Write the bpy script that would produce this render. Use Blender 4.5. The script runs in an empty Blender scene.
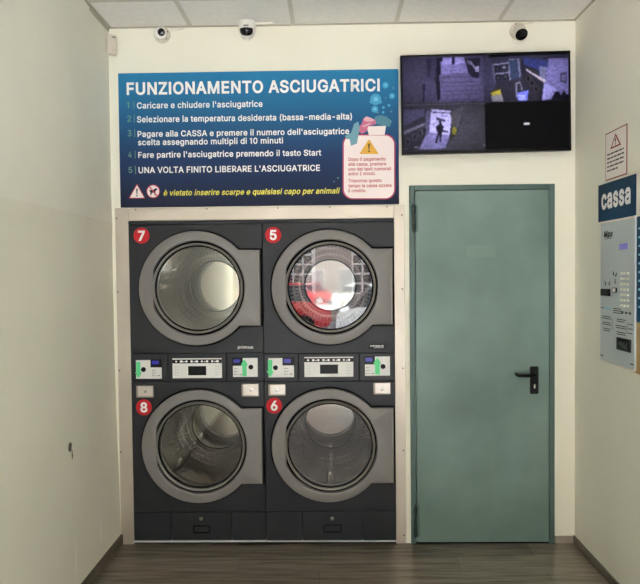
import bpy, bmesh, math, random
import numpy as np
from mathutils import Vector, Matrix
from mathutils.geometry import tessellate_polygon

random.seed(7)
C = bpy.context.scene.collection
PI = math.pi

# ------------------------------------------------------------------ camera
W, H = 2.73, 3.073            # room width and height (metres)
CX, CD, CZ = 1.2958, 3.7868, 1.6176
YAW, PITCH, ROLL = -0.0173, 0.0293, -0.0103
FPX = 640.0


def cam_axes():
    cy, sy, cp, sp = math.cos(YAW), math.sin(YAW), math.cos(PITCH), math.sin(PITCH)
    F = Vector((sy * cp, cy * cp, -sp))
    R = Vector((cy, -sy, 0))
    U = R.cross(F)
    c, s = math.cos(ROLL), math.sin(ROLL)
    return c * R + s * U, -s * R + c * U, F


RR, UU, FF = cam_axes()
cam_d = bpy.data.cameras.new('camera')
cam = bpy.data.objects.new('camera', cam_d)
C.objects.link(cam)
M = Matrix.Identity(4)
for i in range(3):
    M[i][0], M[i][1], M[i][2] = RR[i], UU[i], -FF[i]
M[0][3], M[1][3], M[2][3] = CX, -CD, CZ
cam.matrix_world = M
cam_d.sensor_fit = 'HORIZONTAL'
cam_d.sensor_width = 36.0
cam_d.lens = 36.0
cam_d.clip_start = 0.05
bpy.context.scene.camera = cam

# ------------------------------------------------------------------ world, sun, exposure
SC = bpy.context.scene
SC.view_settings.view_transform = 'Standard'
SC.view_settings.look = 'None'
SC.view_settings.gamma = 1.0
SC.view_settings.use_curve_mapping = False
SC.view_settings.exposure = 1.25
world = bpy.data.worlds.new('sky')
SC.world = world
world.use_nodes = True
bg = world.node_tree.nodes['Background']
bg.inputs[0].default_value = (0.86, 0.95, 1.07, 1)
bg.inputs[1].default_value = 2.0
sun_d = bpy.data.lights.new('sun', 'SUN')
sun_d.energy = 40.0
sun_d.angle = math.radians(3)
sun_d.color = (0.92, 0.985, 1.06)
sun = bpy.data.objects.new('sun', sun_d)
C.objects.link(sun)
sun.rotation_euler = Vector((0.16, 0.40, -0.9)).to_track_quat('-Z', 'Y').to_euler()
SC.cycles.max_bounces = 14
SC.cycles.diffuse_bounces = 8
SC.cycles.transparent_max_bounces = 12


# ------------------------------------------------------------------ helpers
def lin(r, g, b):
    f = lambda c: (c / 12.92) if c <= 0.04045 else ((c + 0.055) / 1.055) ** 2.4
    return (f(r / 255), f(g / 255), f(b / 255), 1.0)


def ray(px, py):
    return (FF * FPX + RR * (px - 320) + UU * (292 - py)).normalized()


def bw(px, py, y=0.0):
    """point of the plane Y = y seen at that place of the picture -> (x, z)"""
    d = ray(px, py)
    t = (y + CD) / d.y
    return CX + d.x * t, CZ + d.z * t


def rw(px, py, x=W):
    """point of the right wall -> (y, z)"""
    d = ray(px, py)
    t = (x - CX) / d.x
    return -CD + d.y * t, CZ + d.z * t


def lw(px, py, x=0.0):
    d = ray(px, py)
    t = (x - CX) / d.x
    return -CD + d.y * t, CZ + d.z * t


def mat(name, col, rough=0.5, metal=0.0, spec=0.5, emit=None, estr=1.0, coat=0.0):
    m = bpy.data.materials.new(name)
    m.use_nodes = True
    b = m.node_tree.nodes['Principled BSDF']
    b.inputs['Base Color'].default_value = col
    b.inputs['Roughness'].default_value = rough
    b.inputs['Metallic'].default_value = metal
    b.inputs['Specular IOR Level'].default_value = spec
    b.inputs['Coat Weight'].default_value = coat
    if emit:
        b.inputs['Emission Color'].default_value = emit
        b.inputs['Emission Strength'].default_value = estr
    return m


def nodes(m):
    nt = m.node_tree
    return nt, nt.nodes, nt.links, nt.nodes['Principled BSDF']


def noise_mat(name, c1, c2, scale=6, rough=0.6, bump=0.0, stretch=(1, 1, 1), lo=0.35, hi=0.65, metal=0.0,
              spec=0.5, bscale=None, rvar=0.0, detail=4):
    m = mat(name, c1, rough, metal, spec)
    nt, N, L, b = nodes(m)
    tc = N.new('ShaderNodeTexCoord')
    mp = N.new('ShaderNodeMapping')
    mp.inputs['Scale'].default_value = stretch
    L.new(tc.outputs['Object'], mp.inputs[0])
    nz = N.new('ShaderNodeTexNoise')
    nz.inputs['Scale'].default_value = scale
    nz.inputs['Detail'].default_value = detail
    L.new(mp.outputs[0], nz.inputs['Vector'])
    cr = N.new('ShaderNodeValToRGB')
    cr.color_ramp.elements[0].position = lo
    cr.color_ramp.elements[1].position = hi
    cr.color_ramp.elements[0].color = c1
    cr.color_ramp.elements[1].color = c2
    L.new(nz.outputs['Fac'], cr.inputs[0])
    L.new(cr.outputs[0], b.inputs['Base Color'])
    if rvar:
        mr = N.new('ShaderNodeMapRange')
        mr.inputs[3].default_value = rough - rvar
        mr.inputs[4].default_value = rough + rvar
        L.new(nz.outputs['Fac'], mr.inputs[0])
        L.new(mr.outputs[0], b.inputs['Roughness'])
    if bump:
        n2 = N.new('ShaderNodeTexNoise')
        n2.inputs['Scale'].default_value = bscale or scale * 8
        L.new(mp.outputs[0], n2.inputs['Vector'])
        bp = N.new('ShaderNodeBump')
        bp.inputs['Strength'].default_value = bump
        bp.inputs['Distance'].default_value = 0.01
        L.new(n2.outputs['Fac'], bp.inputs['Height'])
        L.new(bp.outputs[0], b.inputs['Normal'])
    return m


def obj(name, bm, m, parent=None, smooth=None, loc=None):
    me = bpy.data.meshes.new(name)
    bmesh.ops.recalc_face_normals(bm, faces=bm.faces[:])
    bm.to_mesh(me)
    bm.free()
    o = bpy.data.objects.new(name, me)
    C.objects.link(o)
    if m:
        me.materials.append(m)
    if parent:
        o.parent = parent
    if loc:
        o.location = loc
    if smooth is not None:
        for p in me.polygons:
            p.use_smooth = True
        me.set_sharp_from_angle(angle=math.radians(smooth))
    return o


def thing(name, label, cat, loc=(0, 0, 0), rot=(0, 0, 0), group=None):
    o = bpy.data.objects.new(name, None)
    C.objects.link(o)
    o.empty_display_size = 0.1
    o.location = loc
    o.rotation_euler = rot
    tag(o, label, cat, group)
    return o


def tag(o, label, cat, group=None):
    o['label'] = label
    o['category'] = cat
    if group:
        o['group'] = group
    return o


def struct(o):
    o['kind'] = 'structure'
    return o


def add_box(bm, x0, x1, y0, y1, z0, z1, bev=0.0, seg=2):
    r = bmesh.ops.create_cube(bm, size=1.0)
    vs = r['verts']
    for v in vs:
        v.co = Vector(((x0 + x1) / 2 + v.co.x * (x1 - x0), (y0 + y1) / 2 + v.co.y * (y1 - y0),
                       (z0 + z1) / 2 + v.co.z * (z1 - z0)))
    if bev:
        es = list({e for v in vs for e in v.link_edges})
        bmesh.ops.bevel(bm, geom=es, offset=bev, segments=seg, affect='EDGES', profile=0.5)


def box(x0, x1, y0, y1, z0, z1, bev=0.0, seg=2):
    bm = bmesh.new()
    add_box(bm, x0, x1, y0, y1, z0, z1, bev, seg)
    return bm


def add_prism(bm, pts, y0, y1):
    """polygon in XZ, extruded along Y"""
    a = [bm.verts.new((p[0], y0, p[1])) for p in pts]
    b = [bm.verts.new((p[0], y1, p[1])) for p in pts]
    bm.faces.new(a)
    bm.faces.new(list(reversed(b)))
    n = len(pts)
    for i in range(n):
        bm.faces.new((a[i], b[i], b[(i + 1) % n], a[(i + 1) % n]))


def prism(pts, y0, y1):
    bm = bmesh.new()
    add_prism(bm, pts, y0, y1)
    return bm


def circ(cx, cz, r, n=40, rz=None):
    return [(cx + r * math.cos(2 * PI * i / n), cz + (rz or r) * math.sin(2 * PI * i / n)) for i in range(n)]


def rrect(x0, x1, z0, z1, r, n=6):
    P = []
    for (cx, cz, a) in ((x1 - r, z1 - r, 0), (x0 + r, z1 - r, 90), (x0 + r, z0 + r, 180), (x1 - r, z0 + r, 270)):
        for i in range(n + 1):
            t = math.radians(a + 90 * i / n)
            P.append((cx + r * math.cos(t), cz + r * math.sin(t)))
    return P


def add_lathe(bm, prof, n=64, cx=0, cz=0, close=False):
    """profile of (r, y) turned about the Y axis through (cx, cz)"""
    rings = []
    for r, y in prof:
        if r < 1e-6:
            rings.append([bm.verts.new((cx, y, cz))])
        else:
            rings.append([bm.verts.new((cx + r * math.cos(2 * PI * i / n), y, cz + r * math.sin(2 * PI * i / n)))
                          for i in range(n)])
    k = len(rings)
    for j in range(k if close else k - 1):
        A, B = rings[j], rings[(j + 1) % k]
        for i in range(n):
            i2 = (i + 1) % n
            if len(A) == 1 and len(B) > 1:
                bm.faces.new((A[0], B[i2], B[i]))
            elif len(B) == 1 and len(A) > 1:
                bm.faces.new((A[i], A[i2], B[0]))
            elif len(A) > 1:
                bm.faces.new((A[i], A[i2], B[i2], B[i]))


def lathe(prof, n=64, cx=0, cz=0, close=False):
    bm = bmesh.new()
    add_lathe(bm, prof, n, cx, cz, close)
    return bm


def add_tube(bm, pts, r, n=10):
    pts = [Vector(p) for p in pts]
    rings = []
    for i, p in enumerate(pts):
        d = (pts[min(i + 1, len(pts) - 1)] - pts[max(i - 1, 0)]).normalized()
        u = d.orthogonal().normalized() if i == 0 else (u - d * u.dot(d)).normalized()
        v = d.cross(u)
        rr = r[i] if isinstance(r, (list, tuple)) else r
        rings.append([bm.verts.new(p + (u * math.cos(2 * PI * k / n) + v * math.sin(2 * PI * k / n)) * rr)
                      for k in range(n)])
    for a, b in zip(rings, rings[1:]):
        for k in range(n):
            bm.faces.new((a[k], a[(k + 1) % n], b[(k + 1) % n], b[k]))
    bm.faces.new(list(reversed(rings[0])))
    bm.faces.new(rings[-1])


def tube(pts, r, n=10):
    bm = bmesh.new()
    add_tube(bm, pts, r, n)
    return bm


def polar_loft(bm, cx, cz, angles, loops, close=True):
    """loops: list of (radius function, y); closed band around (cx, cz)"""
    rings = [[bm.verts.new((cx + f(a) * math.cos(a), y, cz + f(a) * math.sin(a))) for a in angles]
             for f, y in loops]
    n = len(angles)
    k = len(rings)
    for j in range(k if close else k - 1):
        A, B = rings[j], rings[(j + 1) % k]
        for i in range(n):
            bm.faces.new((A[i], A[(i + 1) % n], B[(i + 1) % n], B[i]))


# outlines of a plain grotesque alphabet: character:advance/contour/contour...
GLYPHS = {}
for _l in """
A:480/16 0 201 509 276 509 463 0 395 0 287 302 264 372 232 478 245 478 213 371 191 302 85 0/110 142 110 199 370 199 370 142
B:456/60 0 60 509 241 509 274 507 304 501 329 491 350 477 367 461 381 442 390 421 396 398 398 374 397 353 393 336 387 320 378 307 368 295 356 286 343 278 329 272 315 267 315 262 331 260 347 254 363 245 378 234 391 220 402 203 411 184 416 161 418 136 416 111 410 88 400 67 386 48 368 31 344 18 317 8 284 2 247 0/125 57 245 57 281 60 309 67 330 80 344 96 353 115 355 137 354 153 350 169 342 184 333 197 320 209 306 218 289 225 269 229 248 231 125 231/125 285 238 285 256 287 273 290 288 296 302 304 314 314 323 326 330 340 335 355 336 372 333 393 326 412 313 429 294 442 270 449 240 452 125 452
C:510/267 -7 225 -3 186 7 150 25 119 49 92 79 70 115 53 157 44 203 40 254 44 305 53 352 70 393 92 429 119 459 150 484 186 501 225 512 267 516 293 514 317 511 340 504 362 496 383 485 402 471 419 456 435 438 448 418 459 397 467 373 473 348 408 348 404 365 397 380 389 395 380 407 369 418 357 428 344 437 330 444 315 449 300 453 284 455 267 456 237 453 209 445 184 432 161 414 141 391 125 364 113 332 106 295 103 254 106 213 113 177 125 145 141 117 161 94 184 76 210 63 237 56 267 53 284 54 300 56 315 60 330 65 344 72 357 81 369 90 380 102 389 114 397 128 404 144 408 160 473 160 467 135 459 112 448 91 435 71 420 53 402 38 383 24 363 13 341 5 317 -2 293 -6
D:502/219 0 96 0 96 57 215 57 254 60 288 68 318 81 343 99 363 122 379 149 390 181 397 216 399 255 397 294 390 329 379 361 364 388 344 410 320 428 291 441 258 449 221 452 93 452 93 509 225 509 273 505 315 495 353 478 385 455 412 426 433 391 449 351 458 306 462 255 458 205 449 159 433 119 411 83 384 54 351 31 312 14 268 3/125 509 125 0 60 0 60 509
E:419/60 0 60 509 372 509 372 452 125 452 125 286 355 286 355 229 125 229 125 57 375 57 375 0
F:410/60 0 60 509 369 509 369 452 125 452 125 278 346 278 346 221 125 221 125 0
G:520/269 -7 225 -3 185 7 149 25 118 49 91 79 69 116 53 157 43 203 40 254 43 305 53 352 69 393 91 429 117 459 149 484 184 501 223 512 265 516 291 514 316 510 340 504 363 494 384 483 403 469 421 453 436 436 449 416 460 395 468 373 474 349 408 349 402 365 395 379 387 393 378 406 368 417 356 427 344 436 330 443 315 448 300 453 283 455 265 456 236 453 209 445 183 432 160 414 141 392 125 364 113 332 106 295 103 254 106 213 113 177 125 145 141 117 161 95 184 76 210 63 238 56 269 53 296 55 322 61 345 71 365 85 382 102 396 123 407 147 413 173 415 202 434 199 283 199 283 256 478 256 478 200 475 160 466 124 451 91 431 62 406 38 377 19 344 5 308 -4
H:517/60 0 60 509 125 509 125 289 392 289 392 509 457 509 457 0 392 0 392 232 125 232 125 0
I:300/31 0 31 57 118 57 118 452 31 452 31 509 269 509 269 452 183 452 183 57 269 57 269 0
J:396/185 -7 143 -2 106 11 75 33 52 63 38 100 33 145 33 173 98 173 98 145 100 117 108 93 122 74 139 61 160 53 185 50 209 53 230 61 248 74 261 93 269 117 272 145 272 509 336 509 336 145 332 100 318 63 294 33 263 11 227 -2
K:467/104 145 104 216 139 261 174 303 212 344 364 509 448 509 231 276 228 276/60 0 60 509 125 509 125 334 124 225 125 193 125 0/372 0 188 259 228 309 449 0
L:393/60 0 60 509 125 509 125 57 361 57 361 0
M:628/60 0 60 509 152 509 277 187 287 159 299 123 311 84 322 49 307 49 318 83 330 121 342 158 352 187 476 509 568 509 568 0 504 0 504 291 504 327 505 369 506 413 507 457 513 457 498 409 482 363 467 322 456 291 342 0 286 0 170 291 159 321 145 361 129 408 112 457 119 457 120 416 121 372 122 328 122 291 122 0
N:523/60 0 60 509 136 509 343 183 363 151 388 107 414 55 405 54 401 108 399 157 399 195 399 509 463 509 463 0 387 0 202 290 177 331 148 381 108 452 119 454 122 384 124 328 125 291 125 0
O:533/267 -7 225 -3 186 7 150 25 119 49 92 79 70 115 53 157 44 203 40 254 44 305 53 352 70 393 92 429 119 459 150 484 186 501 225 512 267 516 309 512 348 501 384 484 415 459 442 429 464 393 480 352 490 305 493 254 490 203 480 157 464 115 442 79 415 49 384 25 348 7 309 -3/267 53 296 55 324 63 349 76 372 94 392 116 408 144 420 176 428 213 430 254 428 295 420 332 408 365 392 392 372 415 349 433 324 446 296 453 267 456 237 453 210 445 184 433 161 415 142 392 125 364 113 332 106 295 103 254 106 213 113 176 125 144 142 117 161 94 184 76 210 63 237 55
P:445/60 0 60 509 235 509 272 506 305 499 332 487 356 471 375 452 390 430 400 404 407 377 409 348 407 318 400 291 390 265 375 243 356 223 332 207 305 195 272 188 235 186 109 186 109 242 233 242 257 244 279 248 297 256 312 266 324 279 333 294 339 310 343 328 344 348 343 367 339 385 333 402 324 416 312 428 297 439 279 446 257 451 232 452 125 452 125 0
Q:533/245 159 313 159 369 85 384 65 468 -48 401 -48 346 27 331 46/267 -7 225 -3 186 7 150 25 119 49 92 79 70 115 53 157 44 203 40 254 44 305 53 352 70 393 92 429 119 459 150 484 186 501 225 512 267 516 309 512 348 501 384 484 415 459 442 429 464 393 480 352 490 305 493 254 490 203 480 157 464 115 442 79 415 49 384 25 348 7 309 -3/267 53 296 55 324 63 349 76 372 94 392 116 408 144 420 176 428 213 430 254 428 295 420 332 408 365 392 392 372 415 349 433 324 446 296 453 267 456 237 453 210 445 184 433 161 415 142 392 125 364 113 332 106 295 103 254 106 213 113 176 125 144 142 117 161 94 184 76 210 63 237 55
R:449/60 0 60 509 236 509 273 506 305 500 333 489 356 473 376 455 390 433 401 408 407 381 409 352 407 323 401 296 390 271 376 250 356 232 333 217 305 206 273 200 236 198 96 198 96 255 234 255 258 256 280 260 298 267 313 276 325 287 334 300 340 316 344 333 345 352 344 371 340 389 334 405 325 419 313 430 298 440 279 446 258 451 233 452 125 452 125 0/353 0 230 229 303 229 428 0
S:447/224 -9 188 -7 156 -1 128 9 102 23 81 40 64 60 51 83 42 109 38 137 104 137 108 118 114 102 123 88 136 76 150 66 166 59 185 53 204 50 224 49 246 50 267 54 286 60 303 69 317 79 329 92 338 106 344 122 346 139 344 154 340 168 332 179 322 189 310 197 296 205 280 211 263 217 245 222 184 239 145 253 112 269 86 289 67 313 56 341 52 372 54 400 62 425 75 448 92 468 113 484 138 498 165 508 195 514 227 516 259 514 289 508 316 498 340 484 360 468 377 449 390 427 398 403 401 378 337 378 332 402 320 421 302 437 280 449 254 456 225 459 204 457 185 454 167 448 152 440 139 430 129 418 121 405 117 391 115 376 117 359 122 345 131 334 142 324 155 315 169 308 184 302 198 297 212 293 264 279 312 264 328 256 344 248 359 238 372 226 384 213 395 198 402 180 407 161 408 139 406 112 399 87 386 64 370 43 349 25 323 11 294 0 261 -7
T:449/32 452 32 509 417 509 417 452 257 452 257 0 193 0 193 452
U:517/259 -8 220 -6 186 2 154 15 126 33 103 55 85 80 71 108 63 140 60 173 60 509 124 509 124 178 126 155 132 133 141 113 153 95 169 80 187 68 208 59 232 53 259 52 285 53 309 59 331 68 349 80 364 95 377 113 385 133 391 155 393 178 393 509 457 509 457 173 454 140 446 108 433 80 414 55 391 33 363 15 332 2 297 -6
V:480/204 0 16 509 84 509 192 206 215 137 248 31 235 31 267 138 290 206 395 509 463 509 278 0
W:686/155 0 16 509 82 509 163 196 175 145 187 94 197 40 189 40 200 94 211 145 224 196 306 509 380 509 462 196 474 145 486 94 497 40 488 40 499 94 510 145 523 196 603 509 670 509 530 0 455 0 368 323 351 391 336 475 350 475 335 395 318 323 230 0
X:474/18 0 217 284 217 236 29 509 104 509 178 400 204 361 223 329 243 292 232 292 252 329 272 361 298 400 374 509 446 509 259 239 259 287 456 0 382 0 292 129 268 165 250 195 230 231 244 231 225 196 206 166 182 129 91 0
Y:472/203 0 203 208 16 509 91 509 192 344 222 292 231 274 240 254 250 230 224 230 233 254 242 275 251 293 280 344 381 509 455 509 268 208 268 0
Z:438/42 0 42 46 273 385 306 431 341 476 348 454 285 452 223 452 40 452 40 509 397 509 397 462 169 129 134 81 97 33 90 54 152 57 214 57 399 57 399 0
a:389/160 -9 137 -7 115 -3 94 5 76 15 60 29 48 45 38 63 32 84 30 108 32 128 36 146 43 161 53 174 64 184 78 193 92 200 108 206 125 211 178 220 234 227 247 229 257 231 265 235 271 240 274 246 276 255 276 257 275 272 272 285 267 297 260 307 251 315 240 322 227 327 212 330 196 331 178 330 163 327 149 322 137 316 127 309 118 301 110 292 104 283 100 274 41 291 51 313 64 331 79 346 95 358 114 368 133 375 153 380 173 383 194 384 208 384 223 382 239 379 255 375 271 369 286 360 300 350 312 336 322 320 330 301 335 278 337 251 337 0 277 0 277 52 272 52 267 43 260 34 252 25 242 16 229 8 215 1 199 -4 181 -7/170 45 192 47 211 51 228 59 242 68 254 80 263 93 270 108 274 122 276 138 276 190 272 187 267 184 259 182 231 176 200 171 175 168 161 166 147 163 134 159 122 153 112 147 103 139 97 130 93 118 92 105 93 93 96 82 102 72 109 64 119 57 130 52 142 48 156 46
b:424/229 -8 208 -7 189 -3 172 4 159 12 147 21 138 31 118 59 112 59 112 0 53 0 53 509 114 509 114 319 118 319 137 346 147 355 158 364 171 373 188 379 207 383 229 384 259 382 287 374 313 361 335 342 354 320 370 293 381 261 388 227 390 189 388 151 381 116 370 84 355 57 336 34 313 16 288 3 260 -6/220 47 242 49 262 55 279 66 294 80 306 97 316 117 323 139 327 163 328 189 327 215 323 239 316 261 307 281 295 298 280 311 262 322 243 328 220 330 198 328 178 322 161 312 147 299 134 282 125 263 118 241 114 216 113 189 114 162 118 138 125 115 135 95 147 78 162 65 179 55 198 49
c:396/207 -8 174 -5 144 3 117 16 93 35 72 58 56 85 44 116 37 150 34 187 37 225 44 260 56 291 72 318 93 341 117 360 144 374 174 382 207 384 226 384 243 381 260 377 276 371 291 364 305 356 318 346 330 335 340 322 349 308 356 293 362 277 303 262 300 272 295 281 290 289 284 297 278 304 270 311 261 316 252 321 242 325 231 328 220 329 207 330 184 328 163 321 145 310 130 296 118 278 108 258 102 236 98 212 96 187 98 163 102 139 108 117 118 97 130 80 145 66 163 55 184 49 207 46 220 47 232 49 243 52 253 55 262 60 271 66 279 73 285 80 292 89 297 98 301 107 304 117 363 102 357 86 350 70 341 56 331 43 319 32 306 21 292 12 277 5 261 -1 244 -5 226 -7
d:424/195 -8 165 -6 137 3 111 16 89 34 70 57 55 84 43 116 36 151 34 189 36 227 43 261 55 293 70 320 89 342 112 361 137 374 165 382 196 384 218 383 237 379 253 373 267 364 278 355 287 346 306 319 311 319 311 509 372 509 372 0 313 0 313 59 307 59 287 31 277 21 266 12 252 4 236 -3 217 -7/205 47 226 49 246 55 263 65 278 78 290 95 299 115 306 138 310 162 312 189 310 216 306 241 300 263 290 282 278 299 263 312 246 322 227 328 205 330 182 328 162 322 145 311 130 298 118 281 108 261 102 239 98 215 96 189 98 163 102 139 109 117 118 97 130 80 145 66 162 55 182 49
e:404/212 -8 177 -5 145 3 117 16 92 35 72 58 56 85 44 116 37 150 34 187 36 224 44 258 55 290 71 317 91 340 115 359 142 373 172 382 205 384 226 383 246 380 266 374 285 366 303 355 319 341 334 324 347 305 357 282 365 256 370 227 371 194 371 169 75 169 75 221 338 221 310 202 308 226 304 248 298 269 288 286 277 301 263 314 246 323 227 328 205 330 183 328 164 323 146 313 131 301 119 286 109 270 102 251 97 231 96 211 96 178 98 151 102 127 110 106 121 88 135 73 151 61 169 53 190 48 212 46 227 47 241 49 254 53 265 58 276 65 285 73 294 82 300 93 306 105 365 91 358 72 348 55 335 39 320 26 302 14 283 4 261 -3 237 -7
f:254/228 379 228 327 6 327 6 379/81 0 81 432 82 452 87 470 96 486 107 499 120 510 135 519 152 525 169 529 187 530 201 530 212 529 222 527 243 521 227 468 215 472 195 474 178 472 164 468 154 460 147 449 143 435 142 419 142 0
g:425/207 -151 180 -149 156 -146 134 -140 114 -132 97 -122 82 -110 70 -97 59 -84 51 -69 101 -41 122 -66 131 -74 142 -82 154 -88 169 -93 187 -96 207 -97 236 -95 261 -87 282 -75 298 -58 308 -34 311 -6 311 68 306 68 287 41 277 32 266 23 252 16 236 10 217 6 195 5 165 7 138 14 113 27 90 43 71 65 55 90 43 120 36 154 34 191 36 229 43 263 55 293 71 320 90 342 112 361 138 374 166 382 196 384 218 383 237 379 253 373 267 365 279 356 288 346 308 319 313 319 313 379 372 379 372 -9 370 -40 363 -67 350 -90 334 -109 314 -124 291 -136 265 -144 237 -149/205 59 227 61 246 66 264 75 278 87 290 103 300 121 307 142 311 166 312 193 311 219 307 242 300 264 291 283 279 299 264 312 247 322 227 328 205 330 182 328 163 322 145 312 130 298 118 282 109 262 102 241 98 218 96 193 98 167 102 144 109 123 118 104 131 88 145 76 163 66 183 61
h:410/114 227 114 0 53 0 53 509 114 509 114 287 102 287 116 319 132 344 152 362 175 374 200 382 227 384 252 383 275 377 295 369 313 356 328 340 341 321 350 298 355 271 357 240 357 0 296 0 296 235 293 263 286 286 273 304 256 318 235 326 210 329 192 328 176 324 161 317 147 308 136 297 126 283 119 266 115 248
i:167/53 0 53 379 114 379 114 0/84 443 73 444 63 448 54 455 47 463 43 472 41 483 43 494 47 504 54 512 63 518 73 522 84 524 95 522 105 518 114 512 121 504 125 494 126 483 125 472 121 463 114 455 105 448 95 444
j:167/53 379 114 379 114 -30 112 -52 108 -72 102 -90 92 -106 80 -119 65 -129 47 -137 27 -141 4 -143 -10 -143 -10 -87 2 -87 18 -85 31 -80 40 -72 47 -61 51 -46 53 -29/83 443 72 444 62 448 53 455 47 463 42 472 41 483 42 494 47 504 53 512 62 518 72 522 83 524 95 522 105 518 114 512 120 504 125 494 126 483 125 472 120 463 114 455 105 448 95 444
k:381/110 137 110 212 121 212 284 379 360 379 184 199 177 199/53 0 53 509 114 509 114 0/294 0 148 186 191 229 372 0
l:189/139 -2 112 0 91 8 74 20 62 37 55 59 53 84 53 509 114 509 114 99 114 83 117 71 120 62 126 57 135 53 146 52 160 53 170 54 181 3 162 -1
m:610/53 0 53 379 112 379 112 295 108 295 114 314 122 331 132 346 144 358 158 368 172 376 187 382 203 385 219 386 245 383 268 375 287 361 303 342 314 320 321 295 312 295 318 312 326 329 337 343 350 356 364 366 381 375 398 381 417 385 437 386 458 385 478 380 497 372 514 361 529 346 541 328 550 307 555 283 557 255 557 0 496 0 496 254 493 279 485 298 473 313 456 323 438 329 419 330 402 329 387 326 374 320 363 312 353 302 345 290 340 277 336 263 335 247 335 0 274 0 274 260 272 280 265 297 253 311 238 322 220 328 199 330 185 329 171 326 158 320 145 312 135 302 126 289 119 274 115 257 114 238 114 0
n:410/114 227 114 0 53 0 53 379 112 379 112 287 102 287 116 319 132 344 152 362 175 374 200 382 227 384 252 383 275 377 295 369 313 356 328 340 341 321 350 298 355 271 357 240 357 0 296 0 296 235 293 263 286 286 273 304 256 318 235 326 210 329 192 328 176 324 161 317 147 308 136 297 126 283 119 266 115 248
o:415/207 -8 174 -5 144 3 117 16 93 35 72 58 56 85 44 116 37 150 34 187 37 225 44 260 56 291 72 318 93 341 117 360 144 374 174 382 207 384 241 382 271 374 299 360 323 341 343 318 359 291 371 260 379 225 381 187 379 150 371 116 359 85 343 58 323 35 299 16 271 3 241 -5/207 46 231 49 252 55 270 66 285 80 298 97 307 117 314 139 318 163 319 187 318 212 314 236 307 258 298 278 285 296 270 310 252 321 231 328 207 330 184 328 163 321 145 310 130 296 118 278 108 258 102 236 98 212 96 187 98 163 102 139 108 117 118 97 130 80 145 66 163 55 184 49
p:424/53 -143 53 379 112 379 112 319 118 319 137 346 147 355 158 364 171 373 188 379 207 383 229 384 259 382 287 374 313 361 335 342 354 320 370 293 381 261 388 227 390 189 388 151 381 116 370 84 355 57 336 34 313 16 288 3 260 -6 229 -8 208 -7 189 -3 173 4 159 12 147 21 138 31 118 59 114 59 114 -143/220 47 242 49 262 55 279 66 294 80 306 97 316 117 323 139 327 163 328 189 327 215 323 239 316 261 307 281 295 298 280 311 262 322 243 328 220 330 198 328 178 322 161 312 147 299 134 282 125 263 118 241 114 216 113 189 114 162 118 138 125 115 135 95 147 78 162 65 179 55 198 49
q:424/372 -143 311 -143 311 59 306 59 287 31 277 21 266 12 252 4 236 -3 217 -7 195 -8 165 -6 137 3 111 16 89 34 70 57 55 84 43 116 36 151 34 189 36 227 43 261 55 293 70 320 89 342 112 361 137 374 165 382 196 384 218 383 237 379 253 373 267 364 278 355 287 346 307 319 313 319 313 379 372 379/205 47 226 49 246 55 263 65 278 78 290 95 299 115 306 138 310 162 312 189 310 216 306 241 300 263 290 282 278 299 263 312 246 322 227 328 205 330 182 328 162 322 145 311 130 298 118 281 108 261 102 239 98 215 96 189 98 163 102 139 109 117 118 97 130 80 145 66 162 55 182 49
r:259/53 0 53 379 112 379 112 321 115 321 124 339 137 354 152 367 171 377 191 383 213 385 229 384 243 384 243 322 230 324 207 326 190 324 174 321 159 315 146 306 135 296 126 284 119 269 115 254 114 237 114 0
s:365/182 -8 157 -7 133 -3 112 3 93 12 76 24 62 38 50 54 41 73 36 94 94 107 101 87 111 72 124 60 141 52 160 47 181 45 206 47 227 53 244 62 258 74 265 88 268 103 266 115 262 126 254 136 243 144 229 150 212 155 149 170 118 180 92 192 72 208 58 227 50 249 47 274 49 295 55 314 65 332 79 347 95 360 115 370 137 378 161 383 187 384 212 383 234 379 254 372 271 363 286 352 299 339 309 324 318 308 324 290 268 277 262 291 254 304 243 316 228 325 210 331 187 333 166 331 147 326 131 317 119 305 111 292 109 277 110 264 115 253 124 243 136 235 152 229 172 223 229 209 261 200 287 187 306 171 320 153 328 131 331 107 329 85 323 65 312 47 298 31 281 18 260 6 236 -2 210 -7
t:227/204 379 204 327 6 327 6 379/65 471 126 471 126 98 127 83 130 70 136 61 144 55 156 51 170 50 185 51 202 54 213 2 192 -3 168 -4 138 -1 113 7 92 21 77 41 68 64 65 93
u:410/182 -5 158 -3 135 2 115 11 97 23 82 39 69 59 60 82 54 109 53 139 53 379 114 379 114 144 116 117 124 94 137 75 154 61 175 53 200 50 218 51 234 55 249 62 263 71 274 83 283 97 290 113 295 132 296 153 296 379 357 379 357 0 298 0 298 92 307 92 294 60 277 35 257 17 234 5 209 -3
v:389/163 0 17 379 84 379 165 155 173 132 180 110 187 87 206 21 184 21 203 87 209 110 216 132 224 155 305 379 371 379 226 0
w:567/138 0 23 379 87 379 133 214 154 137 175 41 165 41 186 135 206 214 252 379 316 379 362 214 382 136 402 41 391 41 413 135 434 214 480 379 545 379 429 0 368 0 319 172 305 225 291 280 277 338 291 338 277 280 263 225 248 172 199 0
x:379/21 0 171 218 171 171 29 379 100 379 147 306 179 253 207 206 175 206 202 253 211 270 222 287 233 306 282 379 352 379 209 169 209 214 358 0 287 0 231 85 200 136 173 182 205 182 178 136 170 120 160 103 148 85 91 0
y:389/47 -139 61 -86 71 -87 83 -89 94 -90 104 -89 113 -86 122 -81 130 -74 138 -64 145 -51 151 -36 163 -1 17 379 84 379 165 155 173 132 180 109 187 87 206 21 184 21 202 87 224 155 305 379 371 379 204 -58 196 -77 187 -93 177 -107 165 -119 153 -128 139 -136 125 -141 109 -144 91 -145 65 -143
z:380/42 0 42 46 254 320 254 323 48 323 48 379 333 379 333 331 126 60 126 56 339 56 339 0
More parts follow.
